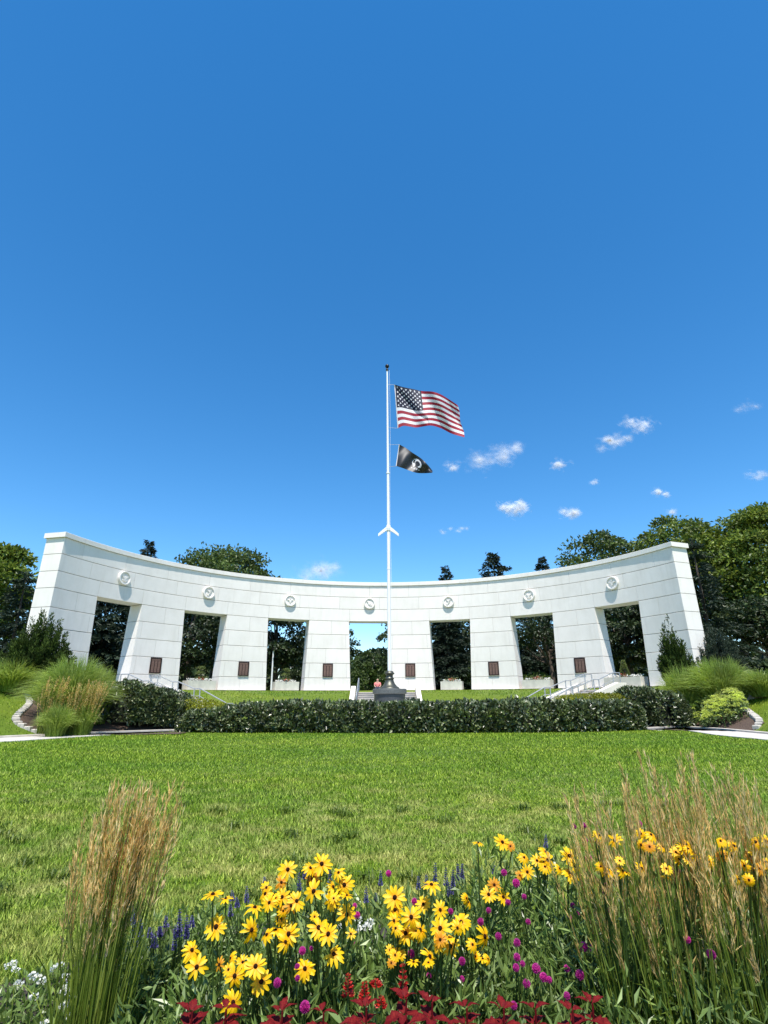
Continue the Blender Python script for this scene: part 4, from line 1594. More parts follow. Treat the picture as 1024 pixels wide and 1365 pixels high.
fountain_grass('ornamental_grass', 'arching green grass cut by the right edge of the photo', 1022, 930, 26.8, 90, 890, 10, 2200, group=G)
for k, (px, lab) in enumerate(((66, 'leftmost of the three straw-plumed grasses in the left bed'), (103, 'middle of the three straw-plumed grasses in the left bed'), (124, 'straw-plumed grass nearest the rounded hedge on the left'))):
    p = at(px - 6, 950, 23.6 + .2 * k)
    reed_clump('plumed_grass', lab, (p[0], p[1]), tz(p[0], p[1]), 110, 0.95, at(px, (902, 908, 906)[k], 23.6 + .2 * k)[2] - tz(p[0], p[1]), 0.38, 0.14, 60 + k, (0.45, 0.7), stem_w=0.014, rbase=0.2, pw=0.035, plume_frac=.6)

# sedum mounds
def sedum(name, label, p0, p1, w_, hgt, seed, n=150):
    rng = np.random.default_rng(seed)
    a, b_ = hit(*p0), hit(*p1)
    t = thing(name, label, 'flowering plant', tuple((a + b_) / 2))
    q = Buf()
    q2 = Buf()
    u = unit((b_ - a)[:2])
    nn = np.array([-u[1], u[0]])
    L_ = np.linalg.norm((b_ - a)[:2])
    for k in range(n):
        s, c = rng.random(), rng.random() * 2 - 1
        ed = (1 - (2 * s - 1) ** 4) * (1 - c ** 4)
        g = a[:2] + u * s * L_ + nn * c * w_ / 2
        z = tz(*g) + hgt * (0.35 + 0.65 * ed ** .5) + 0.05 * rng.normal()
        r = 0.085 + 0.05 * rng.random()
        m = 46
        d = unit(rng.normal(size=(m, 3)))
        d[:, 2] = np.abs(d[:, 2])
        p = np.array([g[0], g[1], z]) + d * r * np.array([1, 1, .45])
        flakes(q, p, d + rng.normal(size=(m, 3)) * .4, 0.05, 0.04, tint=np.clip(0.3 + 0.4 * s + .3 * rng.random(m), 0, 1), up=d, rng=rng)
        m = 26
        p = np.array([g[0], g[1], z - 0.08]) + rng.normal(size=(m, 3)) * np.array([.10, .10, .08]) - np.array([0, 0, .12])
        flakes(q2, p, rng.normal(size=(m, 3)) + [0, -.5, .2], 0.09, 0.05, rng=rng)
    put(q, 'flower_heads', M['sedum'], t, kind='stuff')
    put(q2, 'foliage', M['bed'], t, kind='stuff')
    q = Buf()
    for k in range(40):
        g = a[:2] + u * rng.random() * L_ + nn * (rng.random() - .5) * w_ * .8
        tube(q, [(g[0], g[1], tz(*g) - .05), (g[0], g[1], tz(*g) + hgt * .8)], [0.02, 0.012], 5)
    put(q, 'stems', M['stem'], t, kind='stuff')


sedum('sedum', 'left mound of chartreuse flower heads next to the rounded hedge', (934, 970), (932, 941), 1.25, 0.95, 71, 190)
sedum('sedum', 'right mound of chartreuse flower heads beside the bare mulch', (970, 972), (962, 941), 1.75, 0.95, 72, 280)

# junipers and shrubs at the two ends
juniper('juniper', 'dark feathery juniper in front of the left end of the wall', 46, 880, 28.3, 104, 806, 81, 240, lean=0.04)
juniper('juniper', 'dark pointed juniper in front of the right end of the wall', 905, 885, 30.8, 52, 815, 82, 130, lean=-0.08)
juniper('dark_shrub', 'dark bushy evergreen right of the wall, behind the pale arching grass', 957, 885, 33.5, 76, 826, 83, 170, matk='spruce')

# ------------------------------------------------------------------ trees
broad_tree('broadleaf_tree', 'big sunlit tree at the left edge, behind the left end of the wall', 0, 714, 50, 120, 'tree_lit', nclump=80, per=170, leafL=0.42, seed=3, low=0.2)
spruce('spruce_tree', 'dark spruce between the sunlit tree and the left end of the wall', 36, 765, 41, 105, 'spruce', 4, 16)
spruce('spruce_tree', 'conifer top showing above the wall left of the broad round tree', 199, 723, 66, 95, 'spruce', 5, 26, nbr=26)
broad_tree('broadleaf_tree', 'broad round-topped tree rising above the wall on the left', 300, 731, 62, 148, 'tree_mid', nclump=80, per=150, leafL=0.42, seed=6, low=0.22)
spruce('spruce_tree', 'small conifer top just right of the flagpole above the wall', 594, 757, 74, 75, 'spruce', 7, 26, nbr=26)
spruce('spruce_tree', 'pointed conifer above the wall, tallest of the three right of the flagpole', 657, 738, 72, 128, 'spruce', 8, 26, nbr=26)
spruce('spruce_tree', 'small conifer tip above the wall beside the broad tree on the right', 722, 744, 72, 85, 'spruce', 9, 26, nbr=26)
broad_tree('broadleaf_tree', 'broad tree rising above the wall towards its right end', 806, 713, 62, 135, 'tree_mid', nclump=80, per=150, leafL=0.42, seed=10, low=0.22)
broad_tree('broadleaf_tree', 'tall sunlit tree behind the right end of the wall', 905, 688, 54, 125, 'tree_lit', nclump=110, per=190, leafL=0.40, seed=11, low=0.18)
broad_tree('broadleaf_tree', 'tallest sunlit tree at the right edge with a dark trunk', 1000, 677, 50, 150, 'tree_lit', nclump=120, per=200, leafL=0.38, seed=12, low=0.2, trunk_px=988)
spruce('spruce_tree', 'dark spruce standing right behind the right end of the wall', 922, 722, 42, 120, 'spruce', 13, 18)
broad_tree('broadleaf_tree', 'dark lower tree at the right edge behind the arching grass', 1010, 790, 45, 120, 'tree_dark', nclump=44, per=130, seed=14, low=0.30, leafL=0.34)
# seen through the openings
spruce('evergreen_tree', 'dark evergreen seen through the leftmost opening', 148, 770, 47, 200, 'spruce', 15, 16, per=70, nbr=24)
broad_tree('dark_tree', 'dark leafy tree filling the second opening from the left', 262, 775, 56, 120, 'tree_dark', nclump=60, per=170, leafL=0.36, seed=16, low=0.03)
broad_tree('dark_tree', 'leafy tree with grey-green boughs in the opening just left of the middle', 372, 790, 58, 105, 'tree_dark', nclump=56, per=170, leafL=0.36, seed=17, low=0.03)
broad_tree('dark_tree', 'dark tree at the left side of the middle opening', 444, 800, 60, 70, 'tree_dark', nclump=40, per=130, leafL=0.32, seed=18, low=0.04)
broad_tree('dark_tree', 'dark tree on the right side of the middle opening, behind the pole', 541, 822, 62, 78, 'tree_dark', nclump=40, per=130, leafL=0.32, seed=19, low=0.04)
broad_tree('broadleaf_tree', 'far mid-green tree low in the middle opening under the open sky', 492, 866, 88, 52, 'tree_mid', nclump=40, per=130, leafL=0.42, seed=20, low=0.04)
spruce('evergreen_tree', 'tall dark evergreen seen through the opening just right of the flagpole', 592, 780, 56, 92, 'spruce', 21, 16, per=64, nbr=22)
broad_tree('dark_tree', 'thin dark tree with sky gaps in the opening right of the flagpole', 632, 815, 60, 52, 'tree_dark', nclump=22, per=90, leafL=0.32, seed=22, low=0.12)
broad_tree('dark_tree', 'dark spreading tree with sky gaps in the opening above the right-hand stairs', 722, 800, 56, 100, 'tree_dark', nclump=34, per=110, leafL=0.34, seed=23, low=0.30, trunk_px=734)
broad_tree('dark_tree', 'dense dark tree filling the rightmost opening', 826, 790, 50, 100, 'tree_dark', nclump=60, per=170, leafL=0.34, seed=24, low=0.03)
for px, wpx, tp, lab, mk, sd in ((712, 46, 897, 'light green shrub low in the opening above the right-hand stairs', 'tree_lit', 31), (632, 34, 888, 'dark green shrub low in the opening right of the flagpole', 'tree_mid', 32),
                                 (475, 34, 893, 'low shrub at the left foot of the middle opening', 'tree_mid', 33), (520, 36, 892, 'low shrub at the right foot of the middle opening', 'tree_mid', 34), (393, 30, 893, 'shrub at the foot of the opening left of the middle one', 'tree_dark', 35)):
    broad_tree('shrub', lab, px, tp, 55, wpx, mk, nclump=16, per=90, leafL=0.22, seed=sd, low=0.05)['category'] = 'shrub'

p = at(548, 934, 34)
juniper('blue_shrub', 'small blue-green shrub just right of the flagpole base behind the hedge', 548, 938, 34, 20, 923, 88, 40, matk='spruce')

# slender post behind the wall
p = at(364.5, 868, 54)
t = thing('lamp_post', 'slender pale post seen through the opening left of the middle one', 'post', (p[0], 54, TER))
q = Buf(); tube(q, [(0, 0, -0.1), (0, 0, p[2] - TER)], [0.09, 0.06], 8); q.build('shaft', M['white_paint'], t)
q = Buf(); lathe(q, [(0, 0), (0.12, 0.03), (0.15, 0.25), (0.05, 0.32), (0, .33)], (0, 0, p[2] - TER - 0.02), 10); q.build('lamp_head', M['black_metal'], t)

# wooded skyline further off, closing the view
rng = np.random.default_rng(99)
q = Buf()
for k in range(900):
    x = -150 + 300 * rng.random()
    y = 118 + 26 * rng.random() - 0.0015 * x * x
    h = 6.0 + 4.0 * rng.random()
    n_ = 42
    d = unit(rng.normal(size=(n_, 3)))
    p = np.array([x, y, TER + h * .5]) + d * np.array([3.2, 2.2, h * .55])
    flakes(q, p, d + rng.normal(size=(n_, 3)), 1.7, 1.2, up=d, rng=rng)
q.build('distant_woods', M['tree_dark'], kind='stuff')

# ------------------------------------------------------------------ lawn blades
rng = np.random.default_rng(5)
n = 420000
Yb = 2.5 * (27.5 / 2.5) ** (rng.random(n) ** 0.95)
Xb = (rng.random(n) * 2 - 1) * (Yb * 0.78 + 1.2)
bed_edge = np.where(Xb < -1.35, 3.0 + 0.9 * np.clip((Xb + 2.0) / 0.65, 0, 1), 3.9) + 0.12 * np.sin(Xb * 5.0)
far = np.interp(Xb, FL[:, 0][60:340], FL[:, 1][60:340])
# keep the blades on the lawn side of the path
dmin = np.full(n, 1e9)
keep = (Yb > bed_edge)
Xb, Yb = Xb[keep], Yb[keep]
sg = np.empty(len(Xb))
wl = np.empty(len(Xb))
wpath = np.zeros(len(FL))
wpath[40:iL + 2] = np.linspace(3.3, 0.8, iL + 2 - 40)
wpath[iR - 2:360] = np.linspace(0.6, 3.0, 360 - iR + 2)
for a in range(0, len(Xb), 6000):
    qx = np.stack([Xb[a:a + 6000], Yb[a:a + 6000]], 1)
    D2 = ((qx[:, None] - FL[None]) ** 2).sum(-1)
    k = D2.argmin(1)
    sg[a:a + 6000] = ((qx - FL[k]) * FN[k]).sum(1)
    wl[a:a + 6000] = wpath[k]
ok = sg < -(wl + 0.03)
Xb, Yb = Xb[ok], Yb[ok]
n = len(Xb)
h = (0.022 + 0.026 * rng.random(n)) * (1 + 0.35 * blob_noise(np.stack([Xb, Yb, 0 * Xb], 1), 1.7, 3))
h = np.clip(h, 0.015, 0.1) * np.interp(Yb, [3, 12, 27], [1, 1.1, 1.35])
wd = 0.0045 + 0.0011 * Yb
a = rng.random(n) * 2 * PI
ln = 1.5 * rng.random(n)
base = np.stack([Xb, Yb, np.zeros(n)], 1)
tipv = base + np.stack([np.cos(a) * h * ln, np.sin(a) * h * ln, h], 1)
sd = np.stack([-np.sin(a), np.cos(a), 0 * a], 1) * (wd / 2)[:, None]
V = np.stack([base - sd, base + sd, tipv], 1).reshape(-1, 3)
tt = np.clip(0.5 + 0.34 * rng.normal(size=n), 0, 1)
q = Buf()
q.add(V, np.arange(n * 3).reshape(-1, 3), 0, np.repeat(tt, 3))
q.build('lawn_grass', M['blade'], kind='stuff')
nt_ = 80
tx_ = (rng.random(nt_) * 2 - 1) * 5.5
ty_ = 4.1 + 4.2 * rng.random(nt_) ** 1.3
m_ = 46
Xt = (tx_[:, None] + 0.055 * rng.normal(size=(nt_, m_))).ravel()
Yt = (ty_[:, None] + 0.055 * rng.normal(size=(nt_, m_))).ravel()
nq = len(Xt)
hq = 0.045 + 0.05 * rng.random(nq)
aq = rng.random(nq) * 2 * PI
bq = np.stack([Xt, Yt, 0 * Xt], 1)
dq_ = np.stack([np.cos(aq), np.sin(aq), 0 * aq], 1) * (hq * (.5 + .7 * rng.random(nq)))[:, None]
Cq = np.stack([bq, bq + dq_ * .45 + [0, 0, 1] * (hq * .75)[:, None], bq + dq_ + [0, 0, 1] * (hq * .85)[:, None]], 1)
q = Buf()
ribbons(q, Cq, np.stack([-np.sin(aq), np.cos(aq), 0 * aq], 1), np.array([[0.012, 0.010, 0.001]]), np.clip(.42 + .25 * rng.normal(size=nq), 0, 1))
q.build('lawn_weeds', M['reed'], kind='stuff')
# grass on the banks beyond
n = 90000
Xb = (rng.random(n) * 2 - 1) * 24
Yb = 17 + 28 * rng.random(n)
Z = terrain(Xb, Yb)
r = np.hypot(Xb - CX, Yb - CY)
ok = (r < RW - 0.35) | ((Yb < CY + 6) & (r < 30))
qx = np.stack([Xb, Yb], 1)
sg = np.concatenate([(lambda s_, k: ((s_ - FL[k]) * FN[k]).sum(1))(qx[i:i + 6000], ((qx[i:i + 6000, None] - FL[None]) ** 2).sum(-1).argmin(1)) for i in range(0, n, 6000)])
ok &= sg > 0.25
ok &= np.hypot(Xb - PLAZA[0], Yb - PLAZA[1]) > 4.8
for (tx, ty), (ux, uy), hw, prof in STAIRS:
    al = (Xb - tx) * ux + (Yb - ty) * uy
    ac = np.abs(-(Xb - tx) * uy + (Yb - ty) * ux)
    ok &= ~((ac < hw + 0.5) & (al > -1) & (al < prof[0][-1] + 1))
for poly in ([(240, 979.5), (60, 981), (42, 974), (22, 965), (20, 959), (32, 947), (39, 940), (35, 928), (60, 922), (150, 925), (235, 945), (250, 972)],
             [(862, 973.5), (1008, 973.5), (1014, 966), (1008, 958), (997, 949), (986, 944), (984, 936), (960, 925), (900, 930), (850, 950)]):
    ok &= ~inside(Xb, Yb, np.array([hit(x, y)[:2] for x, y in poly]))
Xb, Yb, Z = Xb[ok], Yb[ok], Z[ok]
n = len(Xb)
h = 0.05 + 0.05 * rng.random(n)
a = rng.random(n) * 2 * PI
base = np.stack([Xb, Yb, Z], 1)
sd = np.stack([-np.sin(a), np.cos(a), 0 * a], 1) * 0.016
tipv = base + np.stack([np.cos(a) * h * .5, np.sin(a) * h * .5, h], 1)
q = Buf()
q.add(np.stack([base - sd, base + sd, tipv], 1).reshape(-1, 3), np.arange(n * 3).reshape(-1, 3), 0, np.repeat(np.clip(0.5 + .25 * rng.normal(size=n), 0, 1), 3))
q.build('bank_grass', M['blade'], kind='stuff')

# ------------------------------------------------------------------ flower bed in the foreground
rng = np.random.default_rng(21)
bx = np.linspace(-1.9, 5.0, 36)
by_far = np.where(bx < -1.35, 3.0 + 0.9 * np.clip((bx + 2.0) / 0.65, 0, 1), 3.95)
q = Buf()
V, nyb = [], 12
for x, yf in zip(bx, by_far):
    for k in range(nyb):
        V.append((x, 0.9 + (yf - 0.9) * k / (nyb - 1), 0.012 + 0.02 * rng.random()))
F_ = [(i * nyb + j, (i + 1) * nyb + j, (i + 1) * nyb + j + 1, i * nyb + j + 1) for i in range(len(bx) - 1) for j in range(nyb - 1)]
q.add(V, np.array(F_))
q.build('bed_soil', M['soil'], kind='structure')


def petal_mesh(name, L_, W_, curl, seed, notch=True):
    rng_ = np.random.default_rng(seed)
    K = 5
    V, T = [], []
    prof = (0.32, 0.78, 1.0, 0.86, 0.30)
    for i in range(K):
        s = i / (K - 1)
        x = L_ * s
        z = -curl * L_ * s ** 2 + 0.03 * L_ * math.sin(PI * s)
        w_ = W_ / 2 * prof[i]
        for j, c in enumerate((-1, 0, 1)):
            V.append((x - (0.06 * L_ if (i == K - 1 and c == 0 and notch) else 0), c * w_, z - (0.10 * W_ if c == 0 else 0) + 0.01 * L_ * rng_.normal() * s))
            T.append(0.05 + 1.1 * s)
    F_ = [(i * 3 + j, (i + 1) * 3 + j, (i + 1) * 3 + j + 1, i * 3 + j + 1) for i in range(K - 1) for j in range(2)]
    q_ = Buf()
    q_.add(V, np.array(F_), 0, np.clip(T, 0, 1))
    return q_


PET = {}
for kind in ('petal', 'petal_old'):
    for c_i, curl in enumerate((0.02, 0.16, 0.45)):
        for v_ in range(2):
            PET[kind, c_i, v_] = petal_mesh('petal', 1.0, 0.36 - 0.04 * v_, curl + 0.04 * v_, 3 + v_ + c_i).mesh('petal', M[kind], True)
q = Buf()
lathe(q, [(0.0, 0.17), (0.09, 0.155), (0.16, 0.09), (0.185, 0.0), (0.10, -0.09), (0.0, -0.11)], n=10)
DISC = q.mesh('flower', M['centre'], True)


def in_frame(nrm):
    """rotation whose z axis is the flower's facing direction"""
    return Vector(nrm).to_track_quat('Z', 'Y').to_matrix().to_4x4()


def flower(parent, pos, diam, nrm, old=False, droop=0, joined=False, frng=random):
    L0 = Vector(parent.location)
    Rm = in_frame(nrm)
    o = bpy.data.objects.new('flower', DISC)
    col.objects.link(o)
    o.parent = parent
    R_ = diam / 2
    o.matrix_local = Matrix.Translation(Vector(pos) - L0) @ Rm @ Matrix.Rotation(frng.random() * 6.28, 4, 'Z') @ Matrix.Scale(R_ * 1.0, 4)
    n_ = frng.choice((11, 12, 13, 14))
    kind = 'petal_old' if old else 'petal'
    if joined:
        q_ = Buf()
        for k in range(n_):
            if frng.random() < 0.06:
                continue
            a_ = 2 * PI * k / n_ + frng.uniform(-.1, .1)
            pm = petal_mesh('p', frng.uniform(.78, .98), .36, (0.05, .18, .5)[droop] + frng.uniform(0, .1), k)
            V_ = np.concatenate(pm.v) + [0.08, 0, 0]
            ca_, sa_ = math.cos(a_), math.sin(a_)
            V_ = V_ @ np.array([[ca_, sa_, 0], [-sa_, ca_, 0], [0, 0, 1]])
            q_.add(V_, np.concatenate(pm.f), 0, np.concatenate(pm.t))
        link('petals', q_.mesh('petals', M[kind], True), o)
        return o
    for k in range(n_):
        if frng.random() < 0.05:
            continue
        c_i = min(2, max(0, droop + frng.choice((0, 0, 0, 1, -1))))
        p_ = link('petal', PET[kind, c_i, frng.randrange(2)], o)
        a_ = 2 * PI * k / n_ + frng.uniform(-.12, .12)
        p_.matrix_local = Matrix.Rotation(a_, 4, 'Z') @ Matrix.Translation((0.09, 0, 0)) @ Matrix.Rotation(frng.uniform(-.16, .2), 4, 'Y') @ Matrix.Rotation(frng.uniform(-.3, .3), 4, 'X') @ Matrix.Scale(frng.uniform(.76, .95), 4)
    return o


zA = lambda x, y: (200 + x / 4.654, 1100 + y / 4.654)
zB = lambda x, y: (400 + x / 4.654, 1100 + y / 4.654)
zC = lambda x, y: (600 + x / 4.654, 1100 + y / 4.654)
zD = lambda x, y: (780 + x / 3.955, 1020 + y / 3.955)
# (pixel, width in px, pose) pose: f faces us, s seen from the side, d drooping, o orange: old ones, plus one painted darker as backlit
FLW = []
for x, y, d, ps in ((855, 275, 135, 'f'), (815, 355, 95, 'o'), (390, 430, 150, 's'), (470, 455, 100, 's'), (650, 510, 135, 's'), (740, 480, 110, 'f'), (715, 425, 95, 'd'), (820, 445, 115, 'f'), (910, 470, 125, 'f'), (875, 500, 105, 'o'),
                    (410, 630, 160, 'f'), (630, 650, 130, 'd'), (725, 680, 100, 'd'), (780, 650, 110, 's'), (860, 675, 155, 'f'), (840, 725, 110, 'd'), (260, 775, 120, 'd'), (290, 880, 150, 'f'), (430, 865, 90, 'o'), (500, 825, 75, 'd'), (575, 850, 95, 'f'),
                    (655, 875, 155, 'f'), (525, 935, 145, 'f'), (690, 970, 165, 'f'), (515, 1100, 140, 'd'), (955, 900, 120, 'd')):
    FLW.append((*zA(x, y), d / 4.654, ps))
for x, y, d, ps in ((135, 240, 145, 'f'), (65, 265, 95, 'd'), (85, 410, 150, 'f'), (80, 330, 130, 'o'), (195, 465, 130, 'f'), (275, 370, 125, 'd'), (290, 555, 145, 'f'), (115, 635, 150, 'f'), (175, 675, 150, 'f'), (210, 800, 130, 'd'), (30, 890, 130, 'd'),
                    (588, 448, 155, 'f'), (590, 525, 105, 'd'), (765, 490, 110, 'f'), (870, 525, 115, 'f'), (690, 570, 130, 'd'), (815, 370, 130, 's'), (655, 670, 140, 'f'), (745, 650, 120, 'd'), (870, 640, 155, 'f'), (935, 750, 130, 'f'), (805, 815, 120, 'd'), (705, 850, 95, 's'), (1000, 600, 120, 'd'), (870, 710, 100, 'o')):
    FLW.append((*zB(x, y), d / 4.654, ps))
for x, y, d, ps in ((175, 110, 75, 's'), (325, 105, 115, 'f'), (375, 130, 65, 'o'), (480, 290, 100, 'f'), (460, 200, 75, 'd'), (540, 220, 95, 'f'), (605, 215, 95, 'd'), (740, 190, 125, 'f'), (745, 295, 110, 'd'), (240, 430, 115, 'f'), (275, 370, 95, 'o'), (330, 445, 105, 'f'),
                    (75, 590, 110, 'd'), (215, 690, 135, 'd'), (140, 740, 80, 'd'), (235, 830, 65, 'd'), (160, 815, 55, 'd'), (680, 270, 70, 'd'), (800, 320, 60, 'd'), (920, 60, 60, 'd'), (935, 255, 60, 'd')):
    FLW.append((*zC(x, y), d / 4.654, ps))
for x, y, d, ps in ((75, 370, 65, 'd'), (155, 395, 75, 'd'), (295, 360, 55, 'd'), (295, 420, 65, 'd'), (85, 540, 70, 'd'), (125, 560, 60, 'd'), (495, 495, 65, 'd'), (545, 500, 60, 'f'), (605, 490, 65, 'd'), (650, 510, 65, 'd'), (655, 570, 55, 'd'), (430, 590, 55, 's'), (785, 425, 75, 'd'),
                    (955, 400, 70, 'd'), (900, 405, 65, 'd'), (810, 600, 60, 'd'), (865, 605, 60, 'd'), (840, 530, 60, 'd'), (715, 400, 60, 'd'), (35, 685, 50, 'd'), (955, 510, 75, 'd'), (890, 460, 60, 'f'), (735, 470, 55, 'd'), (410, 430, 50, 'd'), (545, 440, 50, 'd')):
    FLW.append((*zD(x, y), d / 3.955, ps))

frx = random.Random(77)
for (xa, xb, ya, yb, nn_) in ((345, 470, 1160, 1275, 10), (300, 352, 1255, 1320, 3), (520, 655, 1195, 1285, 16), (690, 778, 1130, 1180, 6), (800, 1020, 1108, 1165, 16)):
    for _ in range(nn_):
        FLW.append((frx.uniform(xa, xb), frx.uniform(ya, yb), frx.uniform(13.5, 19), frx.choice('ddddsof')))
# plants: name of each clump, its foot in photo columns, distance, and the flowers nearest to it
RUD = [(268, 1270, 2.18, 'rudbeckia at the left of the bed, with flowers beside the blue spikes'),
       (330, 1300, 2.12, 'rudbeckia lowest in the left cluster, its bottom flower hanging over the dark red leaves'),
       (372, 1215, 2.24, 'rudbeckia in the middle of the left cluster with many overlapping flowers'),
       (425, 1185, 2.28, 'rudbeckia with the highest flower of the left cluster'),
       (438, 1250, 2.20, 'rudbeckia at the right side of the left cluster'),
       (535, 1210, 2.34, 'rudbeckia at the left of the middle cluster'),
       (580, 1240, 2.30, 'rudbeckia in the middle cluster above the scarlet spike'),
       (640, 1255, 2.45, 'rudbeckia with small crowded flowers at the right of the middle cluster'),
       (660, 1190, 2.75, 'rudbeckia of three orange-yellow flowers among magenta globes'),
       (655, 1122, 2.85, 'rudbeckia on tall bare stems standing out against the lawn'),
       (710, 1155, 2.95, 'rudbeckia left of the tall right-hand grass, near the reddish globes'),
       (765, 1155, 2.6, 'rudbeckia right against the left edge of the tall right-hand grass'),
       (820, 1130, 2.30, 'rudbeckia seen through the leftmost stems of the right-hand grass'),
       (915, 1148, 2.28, 'rudbeckia seen through the middle of the right-hand grass'),
       (1000, 1140, 2.26, 'rudbeckia seen through the grass at the right edge')]
groups_ = {i: [] for i in range(len(RUD))}
for f in FLW:
    dist = [((f[0] - r[0]) ** 2 + ((f[1] - r[1]) * (1.0)) ** 2) for r in RUD]
    groups_[int(np.argmin(dist))].append(f)


def dome_leaves(q_, c, R, H_, n_, L_, W_, rng_, spiky=0.6):
    d = unit(rng_.normal(size=(n_, 3)))
    d[:, 2] = np.abs(d[:, 2])
    r = rng_.random(n_) ** 0.45
    p = np.array(c) + d * r[:, None] * np.array([R, R, H_])
    dd = d * 0.8 + rng_.normal(size=(n_, 3)) * spiky + [0, 0, .25]
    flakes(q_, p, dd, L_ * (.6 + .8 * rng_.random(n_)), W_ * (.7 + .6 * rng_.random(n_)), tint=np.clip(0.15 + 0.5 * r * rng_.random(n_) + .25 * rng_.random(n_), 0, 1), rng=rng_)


GR = 'yellow rudbeckias in the foreground bed'
for gi, (cx_, cy_, Yp, lab) in enumerate(RUD):
    fs = groups_[gi]
    if not fs:
        continue
    fx = np.mean([f[0] for f in fs])
    b0 = at(fx, 1250, Yp)
    foot = np.array([b0[0], Yp + 0.06, 0.02])
    t = thing('rudbeckia', lab, 'flower', foot, group=GR)
    stems = []
    zmax = 0.2
    for (px, py, dpx, ps) in fs:
        Yf = Yp - (py - cy_) * 0.0012 + random.uniform(-.05, .05)
        p = at(px, py, Yf)
        fw = Yf * cp + (p[2] - EYE) * sp
        diam = dpx * fw / 733.1
        # facing
        lat = random.uniform(-.35, .35)
        if ps == 's':
            nrm = (lat * .5, -0.12, 1.0)
            dr_ = 1
            diam *= 1.0
        elif ps == 'd':
            nrm = (lat * 2.0, -0.55, random.uniform(.15, .8))
            dr_ = 2
            diam *= 1.12
        elif ps == 'o':
            nrm = (lat, -0.75, .4)
            dr_ = 1
        else:
            nrm = (lat, -0.85, random.uniform(.35, .75))
            dr_ = random.choice((0, 0, 1))
        flower(t, tuple(p), diam * 0.98, nrm, old=(ps == 'o'), droop=dr_, joined=(dpx < 17.5))
        zmax = max(zmax, p[2])
        n3 = np.array(unit(np.array(nrm)))
        b1 = p - n3 * diam * 0.08
        b2 = p - n3 * diam * 0.35 - np.array([0, 0, diam * .5])
        q = Buf()
        tube(q, [foot + [random.uniform(-.05, .05), random.uniform(-.03, .05), 0], (foot + b2) / 2 + [random.uniform(-.03, .03), .01, .03], b2, b1], [0.0032, 0.003, 0.0026, 0.0022], 6, tint=random.random())
        put(q, 'stem', M['stem'], t, True)
    rg = np.random.default_rng(300 + gi)
    q = Buf()
    low = min(at(f[0], f[1], Yp)[2] for f in fs)
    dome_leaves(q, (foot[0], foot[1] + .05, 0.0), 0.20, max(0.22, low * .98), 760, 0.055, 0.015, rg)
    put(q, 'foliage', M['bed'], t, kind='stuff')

# globe amaranth ------------------------------------------------------------------------
GOM = []
for x, y, d in ((335, 295, 40), (410, 360, 48), (460, 445, 32), (360, 480, 36), (240, 530, 34), (190, 600, 42), (485, 600, 34), (300, 690, 42), (75, 845, 44), (415, 730, 46), (415, 820, 44), (450, 860, 34), (410, 885, 44), (535, 890, 56), (580, 945, 52), (615, 960, 38), (475, 985, 50),
                (830, 755, 52), (890, 765, 52), (805, 930, 56), (725, 890, 40), (725, 1060, 44), (395, 1120, 46), (885, 330, 44), (860, 205, 42), (840, 95, 34), (768, 10, 34), (832, 2, 34), (740, 570, 34), (785, 550, 34), (760, 500, 34), (965, 410, 48)):
    GOM.append((*zC(x, y), d / 4.654))
for x, y, d in ((945, 780, 46), (915, 880, 36), (915, 950, 34), (790, 980, 52), (960, 1130, 66)):
    GOM.append((*zA(x, y), d / 4.654))
for x, y, d in ((550, 300, 38), (710, 475, 40), (355, 560, 40), (340, 500, 30), (690, 800, 48), (1005, 845, 44), (30, 1130, 66), (800, 935, 34), (975, 595, 40), (935, 535, 34), (340, 740, 28), (70, 765, 26), (1005, 955, 34)):
    GOM.append((*zB(x, y), d / 4.654))
for x, y, d in ((285, 310, 34), (615, 610, 40), (560, 715, 44), (585, 660, 36), (675, 755, 34), (540, 920, 36), (665, 1000, 50), (490, 560, 30), (40, 600, 36), (115, 640, 34), (135, 775, 40), (555, 350, 28)):
    GOM.append((*zD(x, y), d / 3.955))
GPL = [(372, 1315, 2.12, 'globe amaranth with magenta heads low in the left cluster, below the yellow flowers'),
       (412, 1265, 2.2, 'globe amaranth with small magenta heads in the gap right of the left cluster'),
       (470, 1215, 2.5, 'globe amaranth with a few small heads between the two yellow clusters'),
       (555, 1195, 2.45, 'globe amaranth among the flowers of the middle yellow cluster'),
       (612, 1275, 2.38, 'globe amaranth just right of the scarlet spike'),
       (650, 1215, 2.55, 'globe amaranth with pale magenta heads right of the middle yellow cluster'),
       (690, 1175, 2.75, 'globe amaranth below the highest rudbeckias on the right'),
       (700, 1285, 2.32, 'globe amaranth with five close magenta heads in the green right of centre'),
       (728, 1305, 2.30, 'globe amaranth with the brightest pair of heads above the dark red leaves'),
       (775, 1270, 2.42, 'globe amaranth with a pair of heads against the left of the tall grass'),
       (765, 1130, 2.9, 'globe amaranth with dark heads rising against the lawn beside the tall grass'),
       (790, 1190, 2.7, 'globe amaranth in the left fringe of the tall right-hand grass'),
       (855, 1100, 2.8, 'globe amaranth with a dark head at the top of the right-hand grass'),
       (925, 1190, 2.55, 'globe amaranth with pink heads in the middle of the right-hand grass'),
       (945, 1270, 2.2, 'globe amaranth with a bright head low in the right-hand grass')]
GG = 'magenta globe amaranths in the foreground bed'
gp_ = {i: [] for i in range(len(GPL))}
for f in GOM:
    gp_[int(np.argmin([(f[0] - r[0]) ** 2 + (f[1] - r[1]) ** 2 for r in GPL]))].append(f)
